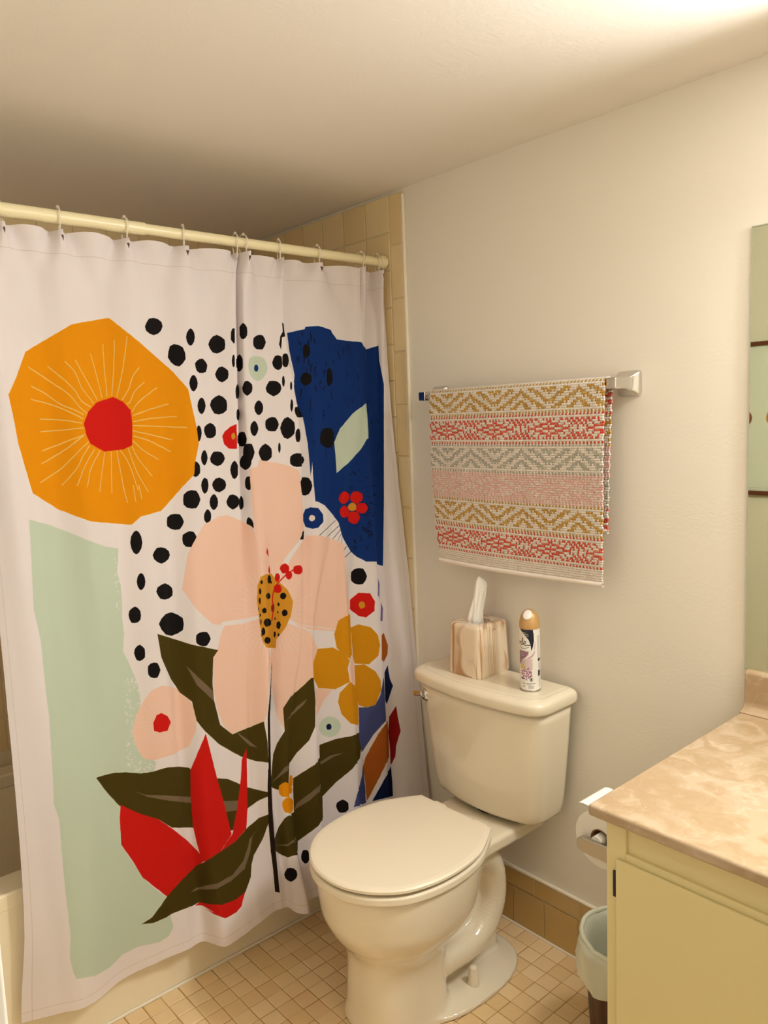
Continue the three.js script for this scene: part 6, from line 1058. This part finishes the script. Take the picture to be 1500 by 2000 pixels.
{
  // woven pattern, one cell per stitch: 112 across; rows down the hanging cloth
  const COLS = 112, bands = [['gold', 'z'], ['red', 'd'], ['grey', 'z'], ['rose', 'd'], ['gold', 'z'], ['red', 'd']], RB = 13, ROWS = 6 * RB + 6;
  const tint = { gold: ['#b98a2c', '#c9a050'], red: ['#cf4630', '#de6a55'], grey: ['#a5a495', '#b7b6a8'], rose: ['#e3aea2', '#e9c0b4'], white: ['#f3e8da', '#ece0d0'] };
  const cell = (i, r) => {
    const band = Math.floor(r / RB), k = r % RB; if (band >= bands.length || band < 0) return null;
    const [col, kind] = bands[band];
    if (k === 0 || k === RB - 1) return i % 2 ? col : null;
    if (k === 1 || k === RB - 2) return col === 'rose' ? (i % 2 ? col : null) : null;
    const y = k - 2, ph = (i + 4) % 34, t = Math.abs(ph - 17);
    if (kind === 'z') { const v = ((y - (9 - t * 0.53)) % 4.4 + 4.4) % 4.4; return v < 2.5 && (v < 1.5 || (i + r) % 2) ? col : null; }
    const dd = Math.abs(y - 4) * 3.6 + t; return (dd < 4) || (dd > 7.5 && dd < 12.5) || (dd > 15 && dd < 18 && (i + r) % 2) || (dd > 20 && (i + 2 * r) % 3) ? col : null;
  };
  const CW = 11, CH = 14;
  const color = paint(COLS * CW, ROWS * CH, (c, w, h) => {
    c.fillStyle = '#f1e6d8'; c.fillRect(0, 0, w, h);
    for (let r = 0; r < ROWS; r++) for (let i = 0; i < COLS; i++) {
      const k = cell(i, r), band = Math.floor(r / RB), base = k ? tint[k] : (band < 6 && bands[band][0] === 'rose' ? ['#f0d9cd', '#efd3c7'] : tint.white);
      c.fillStyle = base[rnd() < 0.7 ? 0 : 1]; const j = (rnd() - 0.5) * 2; c.beginPath(); c.roundRect(i * CW + 0.5, r * CH + 0.5 + j, CW - 1 + (k ? 0.5 : 0), CH + (k ? 0 : 2), 4); c.fill();
    }
  });
  const relief = paint(COLS * CW, ROWS * CH, (c, w, h) => {
    c.fillStyle = '#303030'; c.fillRect(0, 0, w, h);
    for (let r = 0; r < ROWS; r++) for (let i = 0; i < COLS; i++) { const k = cell(i, r), v = k ? 120 : 235, x = i * CW + CW / 2, y = r * CH + CH / 2; const g = c.createRadialGradient(x, y, 1, x, y, 7.5); g.addColorStop(0, `rgb(${v},${v},${v})`); g.addColorStop(0.6, `rgb(${v * 0.9 | 0},${v * 0.9 | 0},${v * 0.9 | 0})`); g.addColorStop(1, `rgb(${v * 0.35 | 0},${v * 0.35 | 0},${v * 0.35 | 0})`); c.fillStyle = g; c.fillRect(i * CW, r * CH, CW, CH); }
  }, false);
  color.wrapT = relief.wrapT = THREE.RepeatWrapping;
  // path of the cloth over the bar: front bottom -> up -> over -> down behind
  const topY = 1.5665, zb = 0.067, front = 0.474, back = 0.352, path = [], TH = 0.0045;
  const rOut = 0.0165;
  for (let k = 0; k <= 60; k++) path.push([topY - front + front * k / 60, zb + rOut + 0.004 * Math.sin(k / 60 * 2.6), k / 60 * front]);
  for (let k = 1; k <= 12; k++) { const a = k / 12 * Math.PI; path.push([topY + rOut * Math.sin(a) * 0.95, zb + rOut * Math.cos(a), front + k / 12 * Math.PI * rOut]); }
  for (let k = 1; k <= 44; k++) path.push([topY - back * k / 44, zb - rOut + 0.004 * Math.sin(k / 44 * 2) - 0.0, front + Math.PI * rOut + k / 44 * back]);
  const NX = 124, sheet = (off, flip) => {
    const pos = [], uv = [], idx = [], n = NX + 1;
    path.forEach(([y, z, s], j) => {
      const a = path[Math.max(j - 1, 0)], b = path[Math.min(j + 1, path.length - 1)], ty = b[0] - a[0], tz = b[1] - a[1], l = Math.hypot(ty, tz), ny = -tz / l, nz = ty / l;
      for (let i = 0; i <= NX; i++) {
        const u = i / NX, fr = s < front ? 1 - s / front : 0, bk = s > front ? (s - front) / back : 0;
        const x0 = -1.6195 + 0.026 * fr * fr * fr * 0.9 + 0.0018 * Math.sin(s * 260) , x1 = -1.0405 - 0.012 * fr - 0.012 * bk + 0.0018 * Math.sin(s * 245 + 1);
        const wave = 0.004 * fr * Math.sin(u * 5 + 0.6) + 0.0018 * noise3.noise(u * 6, s * 9, 2.2), drop = s < front ? (0.013 * fr * Math.sin(u * Math.PI) * -0.3 - 0.004 * fr * u) : 0;
        const st = 0.0007 * Math.abs(Math.sin(u * COLS * Math.PI));
        pos.push(lerp(x0, x1, u), y + ny * off * 1 + drop, z + nz * (off + st * Math.sign(off)) + wave * (fr > 0 ? 1 : 0.2));
        uv.push(u, clamp(s / (front + 0.012), 0, 10) * 0.995 + 0.003);
      }
    });
    for (let j = 0; j < path.length - 1; j++) for (let i = 0; i < NX; i++) { const a = j * n + i; flip ? idx.push(a, a + n, a + 1, a + 1, a + n, a + n + 1) : idx.push(a, a + 1, a + n, a + 1, a + n + 1, a + n); }
    const g = new THREE.BufferGeometry(); g.setAttribute('position', new THREE.Float32BufferAttribute(pos, 3)); g.setAttribute('uv', new THREE.Float32BufferAttribute(uv, 2)); g.setIndex(idx); g.computeVertexNormals(); return g;
  };
  const outer = sheet(TH / 2, false), inner = sheet(-TH / 2, true);
  // closing strips along the edges
  const rim = (pick) => { const pos = [], uv = [], idx = [], A = outer.attributes.position, B = inner.attributes.position, U = outer.attributes.uv; pick.forEach((k, i) => { pos.push(A.getX(k), A.getY(k), A.getZ(k), B.getX(k), B.getY(k), B.getZ(k)); uv.push(U.getX(k), U.getY(k), U.getX(k), U.getY(k)); if (i) { const a = 2 * i - 2; idx.push(a, a + 1, a + 2, a + 1, a + 3, a + 2); } }); const g = new THREE.BufferGeometry(); g.setAttribute('position', new THREE.Float32BufferAttribute(pos, 3)); g.setAttribute('uv', new THREE.Float32BufferAttribute(uv, 2)); g.setIndex(idx); g.computeVertexNormals(); return g; };
  const n = NX + 1, L = path.length, cols = [...Array(L).keys()];
  const cloth = mergeGeometries([outer, inner, rim(cols.map((j) => j * n)), rim(cols.map((j) => j * n + NX)), rim([...Array(n).keys()]), rim([...Array(n).keys()].map((i) => (L - 1) * n + i))]);
  const tm = new THREE.MeshPhysicalMaterial({ map: color, roughness: 0.95, bumpMap: relief, bumpScale: 0.0045, side: THREE.DoubleSide });
  const tw = group('towel'); tag(tw, 'woven hand towel with gold, red, grey and pink geometric bands on the bar', 'towel');
  part('cloth', cloth, tm, tw);
  // soft rolled hem of the front and looped edge of the back
  const hem = []; for (let i = 0; i <= 40; i++) { const k = Math.round(i / 40 * NX), A = outer.attributes.position, B = inner.attributes.position; hem.push([(A.getX(k) + B.getX(k)) / 2, A.getY(k) - 0.003, (A.getZ(k) + B.getZ(k)) / 2]); }
  part('hem', tube(hem, 0.0068, 80, 10), mat('#f1e6d8', 0.95), tw);
  const bh = []; for (let i = 0; i <= 40; i++) { const k = (L - 1) * n + Math.round(i / 40 * NX), A = outer.attributes.position, B = inner.attributes.position; bh.push([(A.getX(k) + B.getX(k)) / 2, A.getY(k) - 0.002, (A.getZ(k) + B.getZ(k)) / 2 + 0.001]); }
  part('hem', tube(bh, 0.006, 80, 10), mat('#f1e6d8', 0.95), tw);
}
// ---------------------------------------------------------------- mirror, picture, lamp
{
  const m = group('mirror', [-0.741, 0.9265, 0]); tag(m, 'frameless wall mirror standing on the marbled backsplash', 'mirror');
  const W = 1.30, H = 0.944;
  part('glass', boxAt(0.0015, W - 0.0015, 0.0015, H - 0.0015, 0.0, 0.0068), mat('#c8ccb2', 0.015, { metalness: 1 }), m);
  part('edge', join([boxAt(0, 0.0018, 0, H, 0.0, 0.0066), boxAt(W - 0.0018, W, 0, H, 0, 0.0066), boxAt(0, W, H - 0.0018, H, 0, 0.0066)]), mat('#b9c4b2', 0.15, { clearcoat: 0.5 }), m);
}
{
  const art = paint(512, 600, (c, w, h) => {
    c.fillStyle = '#e9ecdf'; c.fillRect(0, 0, w, h);
    const cols = ['#6f7c63', '#c08b2e', '#8a4a32', '#2e3d55']; let k = 0;
    for (let i = 0; i < 4; i++) { c.fillStyle = cols[k++ % 4]; c.beginPath(); c.ellipse(w * (0.079 + i * 0.286), h * 0.492, w * 0.079, h * 0.058, 0, 0, 7); c.fill(); }
    c.strokeStyle = '#c9cfc2'; c.lineWidth = 2; c.strokeRect(2, h - 14, w, 8);
  });
  const p = group('framed_picture', [-1.365, 1.146, FRONT]); tag(p, 'picture with round shapes in a thin brown frame, seen in the mirror', 'picture');
  const W = 0.46, H = 0.611;
  for (const [n, ...b] of [['frame_rail', -W / 2, W / 2, 0, 0.017], ['frame_rail', -W / 2, W / 2, H - 0.017, H], ['frame_rail', -W / 2, -W / 2 + 0.017, 0.017, H - 0.017], ['frame_rail', W / 2 - 0.017, W / 2, 0.017, H - 0.017]]) part(n, boxAt(...b, -0.022, 0, 0.002), mat('#6b3a22', 0.45), p);
  part('print', new THREE.PlaneGeometry(W - 0.03, H - 0.03).rotateY(Math.PI).translate(0, H / 2, -0.008), mat('#ffffff', 0.7, { map: art }), p);
  part('backing', boxAt(-W / 2 + 0.01, W / 2 - 0.01, 0.01, H - 0.01, -0.006, -0.001), M.dark, p);
}
{
  const { x, y, w, h, z0, z1, radiance, color } = LAMP, v = group('vanity_light', [x, y, 0]); tag(v, 'wall lamp with a frosted box diffuser above the mirror', 'lamp');
  const d0 = z1 - z0;
  part('backplate', boxAt(-w / 2 - 0.02, w / 2 + 0.02, -h / 2 - 0.012, h / 2 + 0.012, 0, z0 - 0.001, 0.006, 3), M.chrome, v);
  part('diffuser', boxAt(-w / 2, w / 2, -h / 2, h / 2, z0, z1, 0.008, 3), new THREE.MeshStandardMaterial({ color: '#fff8ee', emissive: color, emissiveIntensity: 3, roughness: 0.5 }), v);
  part('cover', boxAt(-w / 2 - 0.018, w / 2 + 0.018, h / 2 + 0.0005, h / 2 + 0.006, z0 - 0.001, z1 + 0.018, 0.002), M.chrome, v);
  for (const s of [-1, 1]) part('end_plate', boxAt(s * (w / 2 + 0.0035) - 0.003, s * (w / 2 + 0.0035) + 0.003, -h / 2 - 0.002, h / 2, z0 - 0.001, z1 + 0.004, 0.002), M.chrome, v);
  part('bottom_plate', boxAt(-w / 2 - 0.004, w / 2 + 0.004, -h / 2 - 0.006, -h / 2 - 0.0005, z0 - 0.001, z1 - d0 * 0.47, 0.002), M.chrome, v);
  const zc = (z0 + z1) / 2, d = z1 - z0, face = (fw, fh, px, py, pz, tx, ty, tz) => { const l = new THREE.RectAreaLight(color, radiance, fw, fh); l.position.set(px, py, pz); l.lookAt(px + tx, py + ty, pz + tz); l.name = 'diffuser_light'; l.castShadow = true; scene.add(l); };
  face(w, h, x, y, z1 + 0.002, 0, 0, 1); face(w - 0.06, d * 0.42, x, y - h / 2 - 0.002, z1 - d * 0.24, 0, -1, 0);
}
// ---------------------------------------------------------------- vanity
const CT = 0.839;
{
  const veins = field(1024, 1024, (u, v) => {
    const x = u * 7, y = v * 7, a = fbm(x * 0.9, y * 0.9, 1.3, 4), b = fbm(x * 0.9 + 5, y * 0.9 + 2, 4.1, 4), s = fbm(x * 0.7 + a * 3.4, y * 1.3 + b * 3.4, 2.2, 4), k = smoothstep(-0.22, 0.3, s), l = smoothstep(0.05, 0.0, Math.abs(fbm(x * 1.4 + b * 4, y * 1.4 + a * 4, 7.7, 3)));
    const g = (rnd() - 0.5) * 6; return [lerp(178, 194, k) + 7 * l + g, lerp(150, 170, k) + 9 * l + g, lerp(114, 140, k) + 12 * l + g];
  });
  const marble = mat('#ffffff', 0.2, { map: veins, clearcoat: 0.35, clearcoatRoughness: 0.12 });
  const planar = (g) => { const p = g.attributes.position, n = g.attributes.normal, uv = []; for (let i = 0; i < p.count; i++) { const ny = Math.abs(n.getY(i)), nx = Math.abs(n.getX(i)); uv.push(...(ny > 0.5 ? [p.getX(i), p.getZ(i)] : nx > 0.7 ? [p.getZ(i), p.getY(i)] : [p.getX(i), p.getY(i) + 0.62])); } g.setAttribute('uv', new THREE.Float32BufferAttribute(uv, 2)); return g; };
  const c = group('countertop', [0, 0, 0]); tag(c, 'cream and tan swirled marble vanity countertop with backsplash', 'countertop');
  part('slab', planar(plain(boxAt(-0.7343, RIGHT - 0.003, CT - 0.021, CT, 0.002, 0.6168, 0.006, 3))), marble, c);
  const prof = new THREE.Shape(); prof.moveTo(0.002, CT - 0.004); prof.lineTo(0.045, CT - 0.004); prof.lineTo(0.045, CT + 0.0005); prof.quadraticCurveTo(0.024, CT + 0.001, 0.0225, CT + 0.022); prof.lineTo(0.021, CT + 0.082); prof.quadraticCurveTo(0.020, CT + 0.0865, 0.015, CT + 0.087); prof.lineTo(0.002, CT + 0.087);
  const sp = new THREE.ExtrudeGeometry(prof, { depth: RIGHT - 0.003 + 0.7335 - 0.004, bevelEnabled: true, bevelSize: 0.002, bevelThickness: 0.002, bevelSegments: 2, curveSegments: 10 });
  sp.rotateY(-Math.PI / 2).scale(1, 1, 1); sp.computeBoundingBox(); sp.translate(RIGHT - 0.003 - sp.boundingBox.max.x, 0, 0);
  part('backsplash', planar(plain(sp)), marble, c);
  const v = group('vanity_cabinet', [-0.71, 0, 0]); tag(v, 'pale yellow painted vanity cabinet under the marbled countertop', 'cabinet');
  const W = RIGHT - 0.003 + 0.71, Z = 0.597, TOP = CT - 0.0215;
  part('carcass', join([boxAt(0, 0.016, 0, TOP, 0.012, Z - 0.02), boxAt(W - 0.016, W, 0, TOP, 0.012, Z - 0.02), boxAt(0.016, W - 0.016, 0.08, 0.095, 0.012, Z - 0.02), boxAt(0.016, W - 0.016, 0.10, TOP, 0.012, 0.02)]), M.cabinet, v);
  const fr = (n, ...b) => part(n, boxAt(...b, Z - 0.02, Z, 0.0015, 1), M.cabinet, v);
  fr('stile', 0, 0.0365, 0, TOP); fr('stile', W - 0.036, W, 0, TOP); fr('rail', 0.0365, W - 0.036, TOP - 0.004, TOP); fr('rail', 0.0365, W - 0.036, 0.735, 0.765); fr('rail', 0.0365, W - 0.036, 0.0, 0.11);
  part('drawer_front', boxAt(0.0365, W - 0.036, 0.765, TOP - 0.003, Z - 0.02, Z - 0.0065), M.cabinet, v);
  for (const k of [0, 1]) {
    const x0 = 0.0215 + k * (W - 0.043) / 2, x1 = x0 + (W - 0.043) / 2 - 0.003, d = part('door', boxAt(x0, x1, 0.09, 0.7525, Z + 0.0005, Z + 0.0065, 0.0015, 1), M.cabinet, v);
    const hx = k ? x1 + 0.0005 : x0 - 0.0075; part('hinge', boxAt(hx, hx + 0.007, 0.681, 0.7285, Z + 0.0002, Z + 0.0035, 0.0015, 2), M.dark, d); part('hinge', boxAt(hx, hx + 0.007, 0.14, 0.188, Z + 0.0002, Z + 0.0035, 0.0015, 2), M.dark, d);
  }
}
// ---------------------------------------------------------------- toilet paper
{
  const X = -0.822, Y = 0.669, Z0 = 0.350, Z1 = 0.452;
  const h = group('paper_holder', [-0.71, Y, 0.40]); tag(h, 'chrome toilet paper holder fixed to the side of the vanity', 'paper holder');
  for (const z of [Z0 - 0.010 - 0.40, Z1 + 0.006 - 0.40]) {
    const s = new THREE.Shape(); s.moveTo(-0.001, 0.0165); s.lineTo(-0.11, 0.0135); s.absarc(-0.138, 0, 0.013, Math.PI * 0.42, Math.PI * 1.58, false); s.lineTo(-0.11, -0.0135); s.lineTo(-0.001, -0.0165);
    part('arm', new THREE.ExtrudeGeometry(s, { depth: 0.005, bevelEnabled: true, bevelSize: 0.003, bevelThickness: 0.003, bevelSegments: 4, curveSegments: 16 }).translate(0, -0.012, z), M.brushed, h);
  }
  part('roller', new THREE.CylinderGeometry(0.0125, 0.0125, Z1 - Z0 + 0.014, 24).rotateX(Math.PI / 2).translate(X + 0.71, 0, (Z0 + Z1) / 2 - 0.40), M.white, h);
  const r = group('toilet_paper', [X, Y, Z0]); tag(r, 'white toilet paper roll hanging beside the vanity cabinet', 'toilet paper');
  const L = Z1 - Z0 - 0.006, R = 0.057;
  part('roll', new THREE.LatheGeometry([[0.0215, 0.001], [0.0225, 0], [R - 0.001, 0], [R, 0.001], [R, L - 0.001], [R - 0.001, L], [0.0225, L], [0.0215, L - 0.001], [0.0215, 0.001]].map((q) => V2(...q)), 72).rotateX(Math.PI / 2), mat('#f4efe4', 0.95), r);
  part('core', new THREE.LatheGeometry([[0.0214, 0], [0.0198, 0], [0.0198, L], [0.0214, L], [0.0214, 0]].map((q) => V2(...q)), 48).rotateX(Math.PI / 2), mat('#b08a5c', 0.9), r);
  const sh = []; for (const t of [0, 1]) { const row = []; for (let k = 0; k <= 16; k++) { const a = Math.PI / 2 - 0.5 + k / 16 * 1.15, q = smoothstep(0.45, 1, k / 16); row.push([(R + 0.001) * Math.cos(a) - q * 0.016, (R + 0.001) * Math.sin(a) + q * 0.012 + 0.004 * Math.sin(t * 3) * q, 0.002 + t * (L - 0.004)]); } sh.push(row); }
  const flap = loft(sh, { capStart: false, capEnd: false, closed: false });
  part('loose_sheet', flap, mat('#f6f1e8', 0.95, { side: THREE.DoubleSide }), r);
}
// ---------------------------------------------------------------- waste bin
{
  const X = -0.902, Z = 0.205;
  const can = thing('trash_can', new THREE.LatheGeometry([[0.0001, 0], [0.084, 0], [0.087, 0.004], [0.104, 0.286], [0.107, 0.289], [0.107, 0.296], [0.102, 0.297], [0.099, 0.29], [0.083, 0.012], [0.0001, 0.008]].map((q) => V2(...q)), 56), null, 'dark brown tapered waste bin between the vanity and the wall', 'trash can');
  const grain = field(256, 256, (u, v) => { const k = fbm(Math.cos(u * 6.2832) * 9, v * 1.1, Math.sin(u * 6.2832) * 9, 4), g = smoothstep(-0.25, 0.3, k); return [lerp(52, 104, g), lerp(30, 66, g), lerp(18, 42, g)]; });
  can.material = mat('#ffffff', 0.45, { map: grain }); can.position.set(X, 0.0, Z);
  const rings = [], N = 96; // inside bottom -> up -> over the rim -> hanging skirt
  const crumple = (a, y, s) => noise3.noise(Math.cos(a) * 2.6 + s, y * 16, Math.sin(a) * 2.6) + 0.6 * noise3.noise(Math.cos(a) * 6 + s, y * 34, Math.sin(a) * 6);
  for (const [rad, y, inner] of [[0.045, 0.13, 1], [0.066, 0.16, 1], [0.076, 0.20, 1], [0.084, 0.235, 1], [0.089, 0.265, 1], [0.0955, 0.292, 1], [0.1015, 0.3045, 0], [0.1085, 0.303, 0], [0.1125, 0.290, 0], [0.1150, 0.270, 0], [0.1165, 0.248, 0], [0.1150, 0.228, 0], [0.1125, 0.212, 0]]) {
    const r = []; for (let i = 0; i < N; i++) {
      const a = -i / N * Math.PI * 2, c = crumple(a, y, 3), low = noise3.noise(Math.cos(a) * 1.5, 9, Math.sin(a) * 1.5);
      const R = inner ? Math.min(rad * (1 + 0.20 * c * (0.31 - y) / 0.18), 0.0955) : Math.max(rad + 0.003 + 0.011 * c, 0.1085 - (y > 0.302 ? 0.007 : 0)), Y = y + (inner ? 0.010 * c : y > 0.285 ? 0.007 * low + 0.003 : 0.006 * c + 0.034 * low * (0.29 - y) / 0.08);
      r.push([Math.cos(a) * R, Y, Math.sin(a) * R]);
    } rings.push(r);
  }
  const lip = []; for (let i = 0; i < 48; i++) { const a = i / 48 * Math.PI * 2, l = noise3.noise(Math.cos(a) * 1.5, 9, Math.sin(a) * 1.5); lip.push([Math.cos(a) * (0.1085 + 0.004 * crumple(a, 0.3, 6)), 0.309 + 0.008 * l + 0.003 * crumple(a, 0.5, 1), Math.sin(a) * (0.1085 + 0.004 * crumple(a, 0.3, 6))]); }
  const bag = thing('bin_liner', join([loft(rings.reverse(), { capStart: false, capEnd: true }), tube(lip, 0.0055, 160, 8, true)]), mat('#eff2dc', 0.3, { transmission: 0.25, thickness: 0, side: THREE.DoubleSide }), 'translucent pale green plastic bag lining the brown waste bin', 'bin liner');
  bag.position.set(X, 0.0, Z);
}
renderer.render(scene, camera);
